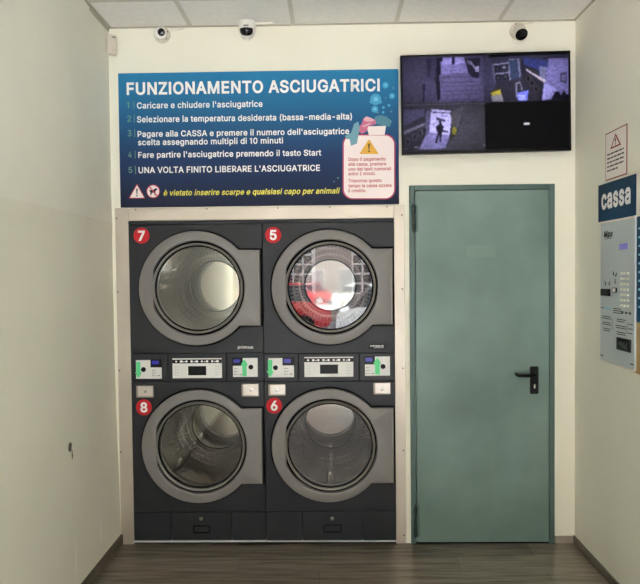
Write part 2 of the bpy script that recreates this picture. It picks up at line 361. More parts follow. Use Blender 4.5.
0:453/227 -7 191 -3 158 7 130 24 105 48 85 77 69 113 57 155 50 202 48 254 50 306 57 353 69 395 85 431 106 461 130 484 159 502 191 512 227 516 262 512 295 502 323 484 348 461 368 431 384 395 396 353 403 306 405 254 403 202 396 155 384 113 368 77 348 48 323 24 295 7 263 -3/227 50 250 52 271 60 290 74 306 92 320 116 330 144 338 176 342 213 344 254 342 295 338 332 330 365 320 393 306 416 290 435 271 449 250 457 227 460 203 457 182 449 163 435 147 416 134 393 123 365 115 332 111 295 109 254 111 213 115 176 123 144 134 116 147 92 163 74 182 60 203 52
1:453/76 0 76 55 391 55 391 0/276 509 276 0 212 0 212 448 209 448 86 358 86 427 198 509
2:453/64 0 64 47 234 229 282 282 294 298 303 312 311 327 316 341 319 356 320 371 319 389 315 405 308 419 298 431 287 441 273 449 258 455 241 458 224 460 205 458 188 454 172 447 159 438 148 427 139 413 132 398 128 381 127 362 66 362 68 391 75 418 86 442 102 464 121 482 143 496 168 507 196 513 225 516 254 513 281 507 306 497 328 482 346 465 361 445 372 423 379 398 381 372 380 354 377 336 371 318 363 299 351 280 336 259 317 235 294 209 267 180 153 60 153 57 389 57 389 0
3:453/218 -7 188 -5 159 1 133 10 108 22 88 38 70 57 57 79 48 104 44 132 109 132 112 115 118 100 126 87 137 76 150 66 165 59 182 54 200 51 219 50 239 51 258 55 275 61 291 69 304 80 315 93 323 108 328 125 329 145 328 163 323 180 316 196 306 211 292 223 275 234 254 241 229 246 201 248 157 248 157 299 288 448 288 452 70 452 70 509 372 509 372 461 211 278 211 289 247 290 279 286 308 276 333 262 354 244 371 222 383 198 391 173 393 145 390 116 383 90 370 66 354 45 333 27 309 12 281 2 251 -5
4:453/40 105 40 158 247 509 311 509 109 166 109 163 413 163 413 105/282 0 282 121 282 146 282 318 343 318 343 0
5:453/221 -7 192 -5 165 1 140 11 118 25 99 41 83 60 71 82 63 105 60 130 122 130 125 115 130 102 138 89 148 78 160 68 173 60 188 54 204 51 221 50 241 51 259 56 276 64 291 75 304 89 314 104 322 122 326 141 328 162 326 183 321 203 314 221 303 237 290 251 275 262 257 270 238 275 218 277 201 276 184 273 167 268 152 262 139 255 128 246 67 253 96 509 366 509 366 452 151 452 134 301 136 301 148 311 162 318 178 325 194 330 212 333 229 334 252 332 274 328 294 321 313 311 330 299 345 285 358 269 370 251 379 231 386 210 390 187 391 163 388 132 381 102 369 76 352 52 332 32 309 15 282 3 253 -4
6:453/226 -7 196 -4 168 3 142 15 119 31 100 51 84 74 73 101 66 130 64 162 65 187 71 212 80 239 93 268 112 302 137 340 252 509 322 509 151 261 145 261 151 270 157 279 165 288 174 295 184 302 196 307 208 311 221 313 235 314 265 312 291 305 316 295 337 280 355 262 370 240 380 215 387 187 389 157 387 127 379 98 368 73 352 50 333 30 310 14 284 3 257 -4/226 48 245 50 263 55 279 63 293 73 304 86 314 101 322 119 326 137 327 157 326 178 322 196 314 213 304 228 293 241 279 251 263 259 245 264 226 265 207 264 190 259 174 252 160 241 148 229 138 214 131 197 126 179 125 158 126 138 131 119 138 102 148 86 160 73 174 63 190 55 207 50
7:453/97 0 323 448 323 452 62 452 62 509 391 509 391 449 165 0
8:453/226 -7 193 -5 163 1 136 11 111 25 91 42 74 62 62 84 54 109 52 135 53 156 58 176 65 195 75 212 87 228 101 241 117 252 134 260 153 265 153 267 129 276 109 289 93 308 80 330 73 354 70 380 73 405 79 429 90 450 106 469 124 485 146 498 170 508 197 514 226 516 255 514 282 508 306 498 328 485 346 469 361 450 373 429 379 405 382 380 379 354 372 330 359 308 343 289 323 276 300 267 300 265 319 260 335 252 351 241 365 228 377 212 387 195 395 176 399 156 401 135 398 109 391 84 378 62 362 42 341 25 317 11 289 1 259 -5/226 49 248 50 267 54 285 60 300 69 313 79 323 91 331 106 335 121 337 139 335 157 330 173 322 189 312 202 298 213 283 223 265 230 247 234 226 235 206 234 187 230 169 223 154 213 140 202 130 189 122 173 117 157 115 139 117 121 121 106 129 91 139 79 152 69 167 60 185 54 205 50/226 290 244 291 260 294 274 300 287 308 298 318 307 330 314 344 318 359 319 376 318 392 314 407 308 420 299 432 288 442 275 449 260 455 244 459 226 460 208 459 192 455 177 449 164 442 153 432 145 420 138 407 134 392 133 376 134 359 138 344 145 330 154 318 165 308 178 300 193 294 209 291
9:453/226 516 256 513 285 506 310 494 333 478 352 458 368 434 380 408 387 378 389 347 387 322 382 296 373 270 359 240 340 207 315 168 200 0 130 0 301 248 307 248 302 238 295 229 287 221 278 214 268 207 257 202 245 198 232 195 218 195 188 197 161 203 137 214 116 229 98 247 83 269 72 294 66 321 64 352 66 382 73 411 85 436 101 459 120 479 143 494 168 506 196 513/226 460 207 459 190 454 174 446 160 435 148 423 138 407 131 390 127 372 125 352 127 331 131 313 138 295 148 280 160 268 174 257 190 250 207 245 226 243 245 245 263 249 279 257 293 267 305 280 314 295 322 312 326 330 327 350 326 371 322 390 314 407 305 422 293 435 279 446 263 454 245 459
.:188/95 -4 83 -3 73 1 63 9 55 18 51 29 50 41 51 53 55 64 63 73 73 81 83 85 95 87 107 85 118 81 128 73 135 64 140 53 141 41 140 29 135 18 128 9 118 1 107 -3
,:188/38 -119 68 71 137 71 84 -119
':206/78 318 70 509 136 509 128 318
(:273/89 207 90 244 94 283 101 324 109 364 119 403 132 441 145 477 160 510 177 539 236 539 219 503 204 466 191 428 179 390 169 351 161 313 156 276 152 241 151 207 152 176 155 145 160 115 167 83 177 50 188 16 202 -19 218 -57 236 -96 177 -96 156 -59 139 -21 124 16 111 55 102 93 95 131 90 169
):273/37 -96 56 -56 72 -18 86 18 97 52 106 85 113 116 118 147 121 177 122 207 121 241 117 276 112 313 104 351 94 390 82 428 69 466 54 503 37 539 97 539 113 510 128 477 142 441 154 403 164 364 173 323 179 283 183 244 184 207 183 168 178 130 171 92 161 53 149 15 134 -22 117 -59 97 -96
-:453/337 244 337 188 114 188 114 244
|:230/141 673 141 -164 88 -164 88 673
!:196/67 160 63 509 132 509 128 160/98 -4 86 -3 75 1 66 9 58 18 54 29 52 41 54 53 58 64 66 73 75 80 86 85 98 86 110 85 121 80 130 73 138 64 142 53 143 41 142 29 138 18 130 9 121 1 110 -3
è:404/212 -8 177 -5 145 3 117 16 92 35 72 58 56 85 44 116 37 150 34 187 36 224 44 258 55 290 71 317 91 340 115 359 142 373 172 382 205 384 226 383 246 380 266 374 285 366 303 355 319 341 334 324 347 305 357 282 365 256 370 227 371 194 371 169 75 169 75 221 338 221 310 202 308 226 304 248 298 269 288 286 277 301 263 314 246 323 227 328 205 330 183 328 164 323 146 313 131 301 119 286 109 270 102 251 97 231 96 211 96 178 98 151 102 127 110 106 121 88 135 73 151 61 169 53 190 48 212 46 227 47 241 49 254 53 265 58 276 65 285 73 294 82 300 93 306 105 365 91 358 72 348 55 335 39 320 26 302 14 283 4 261 -3 237 -7/180 429 114 529 182 529 230 429
à:389/160 -9 137 -7 115 -3 94 5 76 15 60 29 48 45 38 63 32 84 30 108 32 128 36 146 43 161 53 174 64 184 78 193 92 200 108 206 125 211 178 220 234 227 247 229 257 231 265 235 271 240 274 246 276 255 276 257 275 272 272 285 267 297 260 307 251 315 240 322 227 327 212 330 196 331 178 330 163 327 149 322 137 316 127 309 118 301 110 292 104 283 100 274 41 291 51 313 64 331 79 346 95 358 114 368 133 375 153 380 173 383 194 384 208 384 223 382 239 379 255 375 271 369 286 360 300 350 312 336 322 320 330 301 335 278 337 251 337 0 277 0 277 52 272 52 267 43 260 34 252 25 242 16 229 8 215 1 199 -4 181 -7/170 45 192 47 211 51 228 59 242 68 254 80 263 93 270 108 274 122 276 138 276 190 272 187 267 184 259 182 231 176 200 171 175 168 161 166 147 163 134 159 122 153 112 147 103 139 97 130 93 118 92 105 93 93 96 82 102 72 109 64 119 57 130 52 142 48 156 46/165 429 99 529 168 529 215 429
 :188/
""".strip('\n').split('\n'):
    _c, _r = _l[0], _l[2:].split('/')
    _cs = []
    for _t in _r[1:]:
        _v = [int(q) for q in _t.split()]
        if _v:
            _cs.append([(_v[k] / 1000, _v[k + 1] / 1000) for k in range(0, len(_v), 2)])
    GLYPHS[_c] = (int(_r[0]) / 1000, _cs)
CAP_H = 0.509
GLYPHS['I'] = (0.19, [[(0.06, 0), (0.06, 0.509), (0.127, 0.509), (0.127, 0)]])
GLYPHS['l'] = (0.175, [[(0.055, 0), (0.055, 0.53), (0.118, 0.53), (0.118, 0)]])
GLYPHS['i'] = (0.175, [[(0.055, 0), (0.055, 0.375), (0.118, 0.375), (0.118, 0)], [(0.055, 0.46), (0.055, 0.53), (0.118, 0.53), (0.118, 0.46)]])
GLYPHS['1'] = (0.28, [[(0.125, 0), (0.125, 0.40), (0.04, 0.40), (0.04, 0.445), (0.10, 0.46), (0.135, 0.509), (0.192, 0.509), (0.192, 0)]])


def _area(P):
    return sum(P[k - 1][0] * P[k][1] - P[k][0] * P[k - 1][1] for k in range(len(P))) / 2


def _inside(p, P):
    r = False
    for k in range(len(P)):
        (x1, y1), (x2, y2) = P[k - 1], P[k]
        if (y1 > p[1]) != (y2 > p[1]) and p[0] < (x2 - x1) * (p[1] - y1) / (y2 - y1) + x1:
            r = not r
    return r


def text(name, s, x, z, cap, m, parent, width=None, y=-0.001, bold=0.0, shear=0.0, align='LEFT'):
    """lettering standing in the XZ plane, baseline at z, left end at x, capitals `cap` high"""
    V, Fc = [], []
    pen = 0.0
    for ch in s:
        adv, cs = GLYPHS[ch]
        cs = [[p for k, p in enumerate(c) if p != c[k - 1]] for c in cs]
        if cs:
            sg = 1 if _area(max(cs, key=lambda c: abs(_area(c)))) > 0 else -1
            outer = [c for c in cs if _area(c) * sg > 0]
            holes = [c for c in cs if _area(c) * sg <= 0]
            for li, c in enumerate(outer):
                hs = [h for h in holes if _inside(h[0], c)]
                fl = [p for q in [c] + hs for p in q]
                b0 = len(V)
                V += [(pen + px, py, li) for px, py in fl]
                for t in tessellate_polygon([[Vector((px, py, 0)) for px, py in q] for q in [c] + hs]):
                    Fc.append([b0 + k for k in t])
            if bold > 0:
                for lj, c in enumerate(cs):
                    lj = lj + 4
                    n = len(c)
                    b0 = len(V)
                    for k in range(n):
                        a, p, q = Vector(c[k - 1]), Vector(c[k]), Vector(c[(k + 1) % n])
                        n1 = Vector(((p - a).y, -(p - a).x)).normalized() * sg
                        n2 = Vector(((q - p).y, -(q - p).x)).normalized() * sg
                        mv = n1 + n2
                        mv = mv / max(mv.length_squared / 2, 0.35) if mv.length > 1e-6 else n1
                        V.append((pen + p.x, p.y, lj))
                        V.append((pen + p.x + mv.x * bold, p.y + mv.y * bold, lj))
                    for k in range(n):
                        i0, i1 = b0 + 2 * k, b0 + 2 * ((k + 1) % n)
                        Fc.append([i0, i0 + 1, i1 + 1, i1])
        pen += adv + bold * 1.3
    k = cap / (CAP_H + 2 * bold)
    V = [(px + shear * py, py, q) for px, py, q in V]
    x0 = min(v[0] for v in V)
    x1 = max(v[0] for v in V)
    kx = k if width is None else width / (x1 - x0)
    tw = (x1 - x0) * kx
    ox = x if align == 'LEFT' else (x - tw / 2 if align == 'CENTER' else x - tw)
    me = bpy.data.meshes.new(name)
    me.from_pydata([(ox + (px - x0) * kx, y + 0.00006 * q, z + (py + bold) * k) for px, py, q in V], [], Fc)
    bm = bmesh.new()
    bm.from_mesh(me)
    for f in bm.faces:
        f.normal_update()
        if f.normal.y > 0:
            f.normal_flip()
    bm.to_mesh(me)
    bm.free()
    o = bpy.data.objects.new(name, me)
    C.objects.link(o)
    me.materials.append(m)
    o.parent = parent
    return o


# ------------------------------------------------------------------ materials
# back wall, cream emulsion
CREAM = noise_mat('cream_paint', lin(236, 231, 214), lin(240, 236, 220), 1.6, 0.75, 0.06, bscale=60)
CREAM_R = noise_mat('cream_paint_right', lin(224, 221, 206), lin(231, 228, 213), 1.2, 0.7, 0.05, bscale=50)
# left wall with plaster scuffs and a small hole
CREAM_L = noise_mat('cream_paint_left', lin(226, 223, 210), lin(233, 230, 217), 1.4, 0.7, 0.08, bscale=40)


def add_spot(m, pts, col, r, soft, nscale, namp):
    nt, N, L, b = nodes(m)
    prev = b.inputs['Base Color'].links[0].from_socket
    tc = N.new('ShaderNodeTexCoord')
    nz = N.new('ShaderNodeTexNoise')
    nz.inputs['Scale'].default_value = nscale
    L.new(tc.outputs['Object'], nz.inputs['Vector'])
    for p in pts:
        c, s = p
        sub = N.new('ShaderNodeVectorMath')
        sub.operation = 'SUBTRACT'
        L.new(tc.outputs['Object'], sub.inputs[0])
        sub.inputs[1].default_value = c
        mul = N.new('ShaderNodeVectorMath')
        mul.operation = 'MULTIPLY'
        L.new(sub.outputs[0], mul.inputs[0])
        mul.inputs[1].default_value = s
        ln = N.new('ShaderNodeVectorMath')
        ln.operation = 'LENGTH'
        L.new(mul.outputs[0], ln.inputs[0])
        ad = N.new('ShaderNodeMath')
        ad.operation = 'MULTIPLY_ADD'
        L.new(nz.outputs['Fac'], ad.inputs[0])
        ad.inputs[1].default_value = namp
        L.new(ln.outputs['Value'], ad.inputs[2])
        mr = N.new('ShaderNodeMapRange')
        mr.inputs[1].default_value = r + soft
        mr.inputs[2].default_value = r
        mr.inputs[3].default_value = 0
        mr.inputs[4].default_value = 1
        L.new(ad.outputs[0], mr.inputs[0])
        mx = N.new('ShaderNodeMix')
        mx.data_type = 'RGBA'
        L.new(mr.outputs[0], mx.inputs[0])
        L.new(prev, mx.inputs[6])
        mx.inputs[7].default_value = col
        prev = mx.outputs[2]
    L.new(prev, b.inputs['Base Color'])


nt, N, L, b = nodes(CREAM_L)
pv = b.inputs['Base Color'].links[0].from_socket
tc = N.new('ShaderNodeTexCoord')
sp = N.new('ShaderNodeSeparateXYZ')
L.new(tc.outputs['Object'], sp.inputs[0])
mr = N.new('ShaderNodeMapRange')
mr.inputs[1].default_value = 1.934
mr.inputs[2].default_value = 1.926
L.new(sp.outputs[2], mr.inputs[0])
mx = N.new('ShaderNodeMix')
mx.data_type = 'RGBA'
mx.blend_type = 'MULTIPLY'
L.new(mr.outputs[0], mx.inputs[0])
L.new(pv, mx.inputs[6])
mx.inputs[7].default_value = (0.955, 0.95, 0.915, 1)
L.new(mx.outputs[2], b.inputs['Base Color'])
hy, hz = lw(69, 447)
hy2, hz2 = lw(71, 455)
add_spot(CREAM_L, [((0, hy, hz), (0, 1, 0.9)), ((0, hy2, hz2), (0, 2.6, 0.9))], lin(70, 64, 54), 0.028, 0.006, 45, 0.02)
sy1, sz1 = lw(73, 560)
sy2, sz2 = lw(98, 530)
add_spot(CREAM_L, [((0, sy1, sz1), (0, 3.5, 0.35)), ((0, sy2, sz2), (0, 4, 0.5))], lin(240, 236, 222), 0.03, 0.05, 25, 0.05)

CEIL = noise_mat('ceiling_tile', lin(230, 226, 220), lin(236, 232, 226), 30, 0.85, 0.1, bscale=180)
TBAR = mat('ceiling_grid', lin(200, 194, 182), 0.5)
EDGE = mat('ceiling_edge_angle', lin(172, 166, 150), 0.5)
STEEL = noise_mat('brushed_steel', lin(190, 179, 165), lin(206, 195, 181), 2.2, 0.42, 0.03, stretch=(1, 1, 1), metal=0.62,
                  rvar=0.08, bscale=20)
SCREW = mat('screw_head', lin(60, 54, 48), 0.4, 0.8)
CAB = noise_mat('anthracite_enamel', lin(39, 40, 44), lin(42, 43, 47), 3, 0.42, 0.0, spec=0.28)
CAB2 = mat('cabinet_shell', lin(40, 41, 44), 0.5)
SEAM = mat('dark_seam', lin(8, 8, 8), 0.9, spec=0.1)
RING = mat('silver_grey_plastic', lin(126, 122, 120), 0.45, spec=0.4)
BEZ = mat('bezel_grey', lin(128, 125, 119), 0.35, 0.2)
RUB = mat('black_rubber', lin(15, 15, 15), 0.6, spec=0.2)
WHITE = mat('white_plastic', lin(226, 224, 220), 0.4)
BLACK = mat('black_plastic', lin(10, 10, 11), 0.4, spec=0.2)
RED = mat('red_vinyl', lin(196, 38, 46), 0.5, spec=0.15)
WINK = mat('white_vinyl', lin(245, 242, 240), 0.5)
GREEN = mat('green_vinyl', lin(92, 214, 140), 0.5)
BLUELCD = mat('blue_display', lin(30, 30, 120), 0.3, emit=lin(50, 44, 190), estr=0.18)
GREYINK = mat('grey_print', lin(150, 150, 150), 0.6)
DARKINK = mat('dark_print', lin(50, 50, 52), 0.6)
CHROME = mat('chrome', lin(205, 203, 200), 0.2, 1.0)
PLATE_SHADE = mat('lock_plate_shaded_edge', lin(150, 142, 132), 0.45, 0.4)  # darker copy of the nickel: bevel shade put into the colour
PLATE = mat('lock_plate_nickel', lin(205, 196, 186), 0.38, 0.6)
BLKMET = mat('black_handle', lin(11, 11, 12), 0.4, spec=0.25)


def glass_mat():
    m = bpy.data.materials.new('door_glass')
    m.use_nodes = True
    nt = m.node_tree
    nt.nodes.clear()
    out = nt.nodes.new('ShaderNodeOutputMaterial')
    mx = nt.nodes.new('ShaderNodeMixShader')
    tr = nt.nodes.new('ShaderNodeBsdfTransparent')
    tr.inputs[0].default_value = (0.93, 0.94, 0.93, 1)
    gl = nt.nodes.new('ShaderNodeBsdfGlossy')
    gl.inputs['Roughness'].default_value = 0.0
    fr = nt.nodes.new('ShaderNodeFresnel')
    fr.inputs[0].default_value = 2.1
    nt.links.new(fr.outputs[0], mx.inputs[0])
    nt.links.new(tr.outputs[0], mx.inputs[1])
    nt.links.new(gl.outputs[0], mx.inputs[2])
    nt.links.new(mx.outputs[0], out.inputs[0])
    return m


GLASS = glass_mat()


def drum_mat():
    m = mat('perforated_steel', lin(190, 184, 176), 0.13, 1.0)
    nt, N, L, b = nodes(m)
    uv = N.new('ShaderNodeUVMap')
    mp = N.new('ShaderNodeMapping')
    mp.inputs['Scale'].default_value = (64, 11, 1)
    L.new(uv.outputs[0], mp.inputs[0])
    fr = N.new('ShaderNodeVectorMath')
    fr.operation = 'FRACTION'
    L.new(mp.outputs[0], fr.inputs[0])
    sb = N.new('ShaderNodeVectorMath')
    sb.operation = 'SUBTRACT'
    sb.inputs[1].default_value = (0.5, 0.5, 0)
    L.new(fr.outputs[0], sb.inputs[0])
    ln = N.new('ShaderNodeVectorMath')
    ln.operation = 'LENGTH'
    L.new(sb.outputs[0], ln.inputs[0])
    lt = N.new('ShaderNodeMapRange')
    lt.inputs[1].default_value = 0.28
    lt.inputs[2].default_value = 0.36
    L.new(ln.outputs['Value'], lt.inputs[0])
    nz = N.new('ShaderNodeTexNoise')
    nz.inputs['Scale'].default_value = 6
    L.new(uv.outputs[0], nz.inputs['Vector'])
    cr = N.new('ShaderNodeValToRGB')
    cr.color_ramp.elements[0].color = lin(22, 19, 16)
    cr.color_ramp.elements[1].color = lin(124, 117, 108)
    L.new(lt.outputs[0], cr.inputs[0])
    L.new(cr.outputs[0], b.inputs['Base Color'])
    L.new(lt.outputs[0], b.inputs['Metallic'])
    bp = N.new('ShaderNodeBump')
    bp.inputs['Strength'].default_value = 0.25
    bp.inputs['Distance'].default_value = 0.003
    L.new(lt.outputs[0], bp.inputs['Height'])
    L.new(bp.outputs[0], b.inputs['Normal'])
    return m


DRUM = drum_mat()
DISC = noise_mat('polished_back_disc', lin(182, 177, 168), lin(192, 187, 178), 3, 0.07, 0.03, metal=1.0, bscale=9)


def floor_mat():
    m = mat('wood_laminate', lin(90, 82, 72), 0.3)
    nt, N, L, b = nodes(m)
    tc = N.new('ShaderNodeTexCoord')
    br = N.new('ShaderNodeTexBrick')
    br.offset = 0.37
    br.inputs['Color1'].default_value = (0.2, 0.2, 0.2, 1)
    br.inputs['Color2'].default_value = (0.8, 0.8, 0.8, 1)
    br.inputs['Mortar'].default_value = (0, 0, 0, 1)
    br.inputs['Scale'].default_value = 1.0
    br.inputs['Mortar Size'].default_value = 0.0010
    br.inputs['Brick Width'].default_value = 1.22
    br.inputs['Row Height'].default_value = 0.178
    L.new(tc.outputs['Object'], br.inputs[0])
    mp = N.new('ShaderNodeMapping')
    mp.inputs['Scale'].default_value = (1.6, 22, 1)
    L.new(tc.outputs['Object'], mp.inputs[0])
    nz = N.new('ShaderNodeTexNoise')
    nz.inputs['Scale'].default_value = 1.6
    nz.inputs['Detail'].default_value = 6
    nz.inputs['Roughness'].default_value = 0.6
    L.new(mp.outputs[0], nz.inputs['Vector'])
    ad = N.new('ShaderNodeMath')
    ad.operation = 'MULTIPLY_ADD'
    L.new(br.outputs['Color'], ad.inputs[0])
    ad.inputs[1].default_value = 0.26
    L.new(nz.outputs['Fac'], ad.inputs[2])
    cr = N.new('ShaderNodeValToRGB')
    e = cr.color_ramp.elements
    e[0].position = 0.42
    e[0].color = lin(58, 50, 42)
    e[1].position = 0.80
    e[1].color = lin(140, 130, 116)
    L.new(ad.outputs[0], cr.inputs[0])
    mx = N.new('ShaderNodeMix')
    mx.data_type = 'RGBA'
    L.new(br.outputs['Fac'], mx.inputs[0])
    L.new(cr.outputs[0], mx.inputs[6])
    mx.inputs[7].default_value = lin(36, 31, 26)
    L.new(mx.outputs[2], b.inputs['Base Color'])
    return m


FLOOR = floor_mat()
SKIRT = noise_mat('baseboard_laminate', lin(88, 78, 66), lin(116, 104, 90), 3, 0.5, stretch=(1, 1, 14))
SKIRTG = noise_mat('baseboard_grey', lin(150, 140, 128), lin(168, 158, 146), 8, 0.6)
TEAL = noise_mat('teal_door_paint', lin(99, 121, 114), lin(123, 146, 139), 1.7, 0.42, 0.03, bscale=25, rvar=0.08, detail=6)
TEALF = mat('teal_frame_paint', lin(78, 102, 96), 0.42)
TEALH = mat('teal_hinge_paint', lin(36, 54, 49), 0.4)

# ------------------------------------------------------------------ the room shell
YF = -5.6                     # shop front
YB = 1.25                     # back of the service space behind the dryers
struct(obj('floor', box(-0.2, W + 0.2, YF - 0.1, YB, -0.12, 0.0), FLOOR))
struct(obj('ceiling', box(-0.2, W + 0.2, YF, YB, H, H + 0.12), CEIL))

# ceiling grid and edge angles
bx_x = [bw(p, 25)[0] for p in (190.6, 293.2, 396, 498.4)]
bm = bmesh.new()
for x in bx_x:
    add_box(bm, x - 0.012, x + 0.012, YF, -0.004, H - 0.004, H + 0.01)
yb = -0.37
while yb > YF:
    add_box(bm, 0.02, W - 0.01, yb - 0.012, yb + 0.012, H - 0.0035, H + 0.01)
    yb -= 0.6
struct(obj('trim_1', bm, TBAR))
bm = bmesh.new()
add_box(bm, 0.0, 0.022, YF, 0, H - 0.005, H + 0.01)
add_box(bm, 0.0, 0.006, YF, 0, H - 0.022, H + 0.01)
add_box(bm, W - 0.012, W, YF, 0, H - 0.005, H + 0.01)
add_box(bm, 0.0, W, -0.012, 0.0, H - 0.006, H + 0.01)
struct(obj('trim_2', bm, EDGE))

# left wall: upper plaster, a thicker lower layer ending in a ledge, and a slight lean
bm = bmesh.new()
ys = [YF - 0.1 + i * (YB - YF + 0.1) / 90 for i in range(91)]
LEDGE = 1.925
zs = sorted(set([0, 0.1, 0.3, 0.5, 0.7, 0.9, 1.1, 1.3, 1.5, 1.7, 1.8, 1.86, LEDGE - 0.0015, LEDGE + 0.0015,
                 2.0, 2.1, 2.3, 2.6, 2.9, H + 0.1]))


def lx(y, z):
    v = 0.0
    if z < 1.1:
        v += 0.019 * (1.1 - z) / 1.1
    fade = min(1, max(0, (-0.14 - y) / 0.45))
    fade = fade * fade * (3 - 2 * fade)
    v += (0.0 if z < LEDGE else 0.018) * fade
    near = math.exp(-((y + 0.14) / 0.16) ** 2)
    v += 0.006 * near * math.exp(-((z - 1.9) / 0.12) ** 2)
    return v


rows = [[bm.verts.new((lx(y, z + ((0.032 * (-y - 0.35) + 0.003 * math.sin(y * 9)) if (abs(z - LEDGE) < 0.01 and -1.7 < y < 0) else 0)), y, z)) for z in zs] for y in ys]
for a, b in zip(rows, rows[1:]):
    for k in range(len(zs) - 1):
        bm.faces.new((a[k], a[k + 1], b[k + 1], b[k]))
back = [[bm.verts.new((-0.15, y, z)) for z in (0, H + 0.1)] for y in (ys[0], ys[-1])]
bm.faces.new((back[0][0], back[0][1], back[1][1], back[1][0]))
bm.faces.new([back[0][0]] + rows[0] + [back[0][1]])
bm.faces.new([back[1][0]] + rows[-1] + [back[1][1]])
bm.faces.new([back[0][1]] + [r[-1] for r in rows] + [back[1][1]])
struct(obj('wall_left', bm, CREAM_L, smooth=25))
struct(obj('wall_right', box(W, W + 0.15, YF - 0.1, YB, 0, H + 0.1), CREAM_R))
struct(obj('wall_rear', box(-0.15, W + 0.15, YB, YB + 0.1, 0, H + 0.1), CREAM_R))

# back wall with the opening for the dryers and the doorway
DL, DR, DT, DB = 0.0996, 1.6701, 1.9385, 0.0209
OL, OR_, OT = 1.7591, 2.6084, 2.1263
bm = bmesh.new()
add_box(bm, 0, DL - 0.03, 0, 0.12, 0, H)
add_box(bm, DL - 0.03, OL + 0.01, 0, 0.12, DT + 0.02, H)
add_box(bm, DR + 0.03, OL + 0.01, 0, 0.12, 0, DT + 0.02)
add_box(bm, OL + 0.01, OR_ - 0.01, 0, 0.12, OT - 0.01, H)
add_box(bm, OR_ - 0.01, W, 0, 0.12, 0, H)
struct(obj('wall_back', bm, CREAM))

# shop front: piers, lintel
bm = bmesh.new()
OX0, OX1, OZ = 0.2, 2.55, 2.75
add_box(bm, -0.15, OX0, YF - 0.2, YF, 0, 6.0)
add_box(bm, OX1, W + 0.15, YF - 0.2, YF, 0, 6.0)
add_box(bm, OX0, OX1, YF - 0.2, YF, OZ, 6.0)
struct(obj('wall_front', bm, CREAM_R))

# baseboards
bm = bmesh.new()
vs0 = []
BH = 0.062
for y in (YF, -1.0, -0.004):
    x = 0.019 + (0.002 if y < -0.5 else 0.0)
    vs0.append([bm.verts.new((x - 0.03, y, 0)), bm.verts.new((x + 0.012, y, 0)), bm.verts.new((x + 0.012, y, BH - 0.004)),
                bm.verts.new((x + 0.008, y, BH)), bm.verts.new((x - 0.03, y, BH))])
for a, b in zip(vs0, vs0[1:]):
    for k in range(5):
        bm.faces.new((a[k], a[(k + 1) % 5], b[(k + 1) % 5], b[k]))
bm.faces.new(vs0[0])
bm.faces.new(list(reversed(vs0[-1])))
struct(obj('baseboard_left', bm, SKIRT))
struct(obj('baseboard_right', box(W - 0.012, W, YF, 0, 0, 0.045, 0.002), SKIRT))
struct(obj('baseboard_back', box(OR_ + 0.003, W - 0.012, -0.011, 0, 0, 0.043, 0.002), SKIRTG))

# ------------------------------------------------------------------ teal service door
d1 = thing('door_1', 'teal painted metal service door with black lever handle', 'door', ((OL + OR_) / 2, 0, 0))
d1['kind'] = 'structure'
hw = (OR_ - OL) / 2
FWm = 0.032
bm = bmesh.new()
add_box(bm, -hw, -hw + FWm, -0.012, 0.05, 0, OT, 0.003)
add_box(bm, hw - FWm, hw, -0.012, 0.05, 0, OT, 0.003)
add_box(bm, -hw + FWm + 0.0005, hw - FWm - 0.0005, -0.0118, 0.05, OT - 0.03, OT, 0.003)
obj('door_frame', bm, TEALF, d1)
obj('threshold', box(-hw + FWm, hw - FWm, -0.006, 0.05, 0.0, 0.006), SEAM, d1)
leaf = obj('door_leaf', box(-hw + FWm + 0.003, hw - FWm - 0.002, -0.009, 0.045, 0.009, OT - 0.033, 0.002), TEAL, d1)
# repainted rectangle on the leaf
lx0, lz0 = bw(466, 257)
lx1, lz1 = bw(495, 245)
mx_ = (OL + OR_) / 2
obj('repainted_patch', box(lx0 - mx_, lx1 - mx_, -0.0096, -0.0085, lz0, lz1), mat('teal_patch', lin(116, 140, 129), 0.5), leaf)
# handle
pz0 = bw(533, 393.4)[1]
pz1 = bw(533, 366)[1]
px0 = bw(529.3, 380)[0] - mx_
px1 = bw(537.6, 380)[0] - mx_
bm = bmesh.new()
add_prism(bm, rrect(px0, px1, pz0, pz1, 0.008), -0.018, -0.008)
hp = obj('handle_plate', bm, BLKMET, d1)
pcx = (px0 + px1) / 2
hz_ = bw(533, 373.5)[1]
L_ = bw(512.8, 373)[0] - mx_
obj('lever_handle', tube([(pcx, -0.016, hz_), (pcx, -0.05, hz_), (pcx - 0.012, -0.06, hz_), (pcx - 0.05, -0.062, hz_ - 0.003),
                          (L_ + 0.016, -0.060, hz_ - 0.003), (L_ + 0.004, -0.058, hz_ + 0.004), (L_, -0.055, hz_ + 0.012)],
                         [0.0095, 0.0095, 0.009, 0.0095, 0.009, 0.008, 0.006], 12), BLKMET, d1, 50)
kz = bw(533, 385.5)[1]
obj('lock_cylinder', prism(circ(pcx, kz + 0.006, 0.0065, 16) if False else rrect(pcx - 0.005, pcx + 0.005, kz - 0.013, kz + 0.011, 0.0048), -0.0225, -0.017), CHROME, hp)
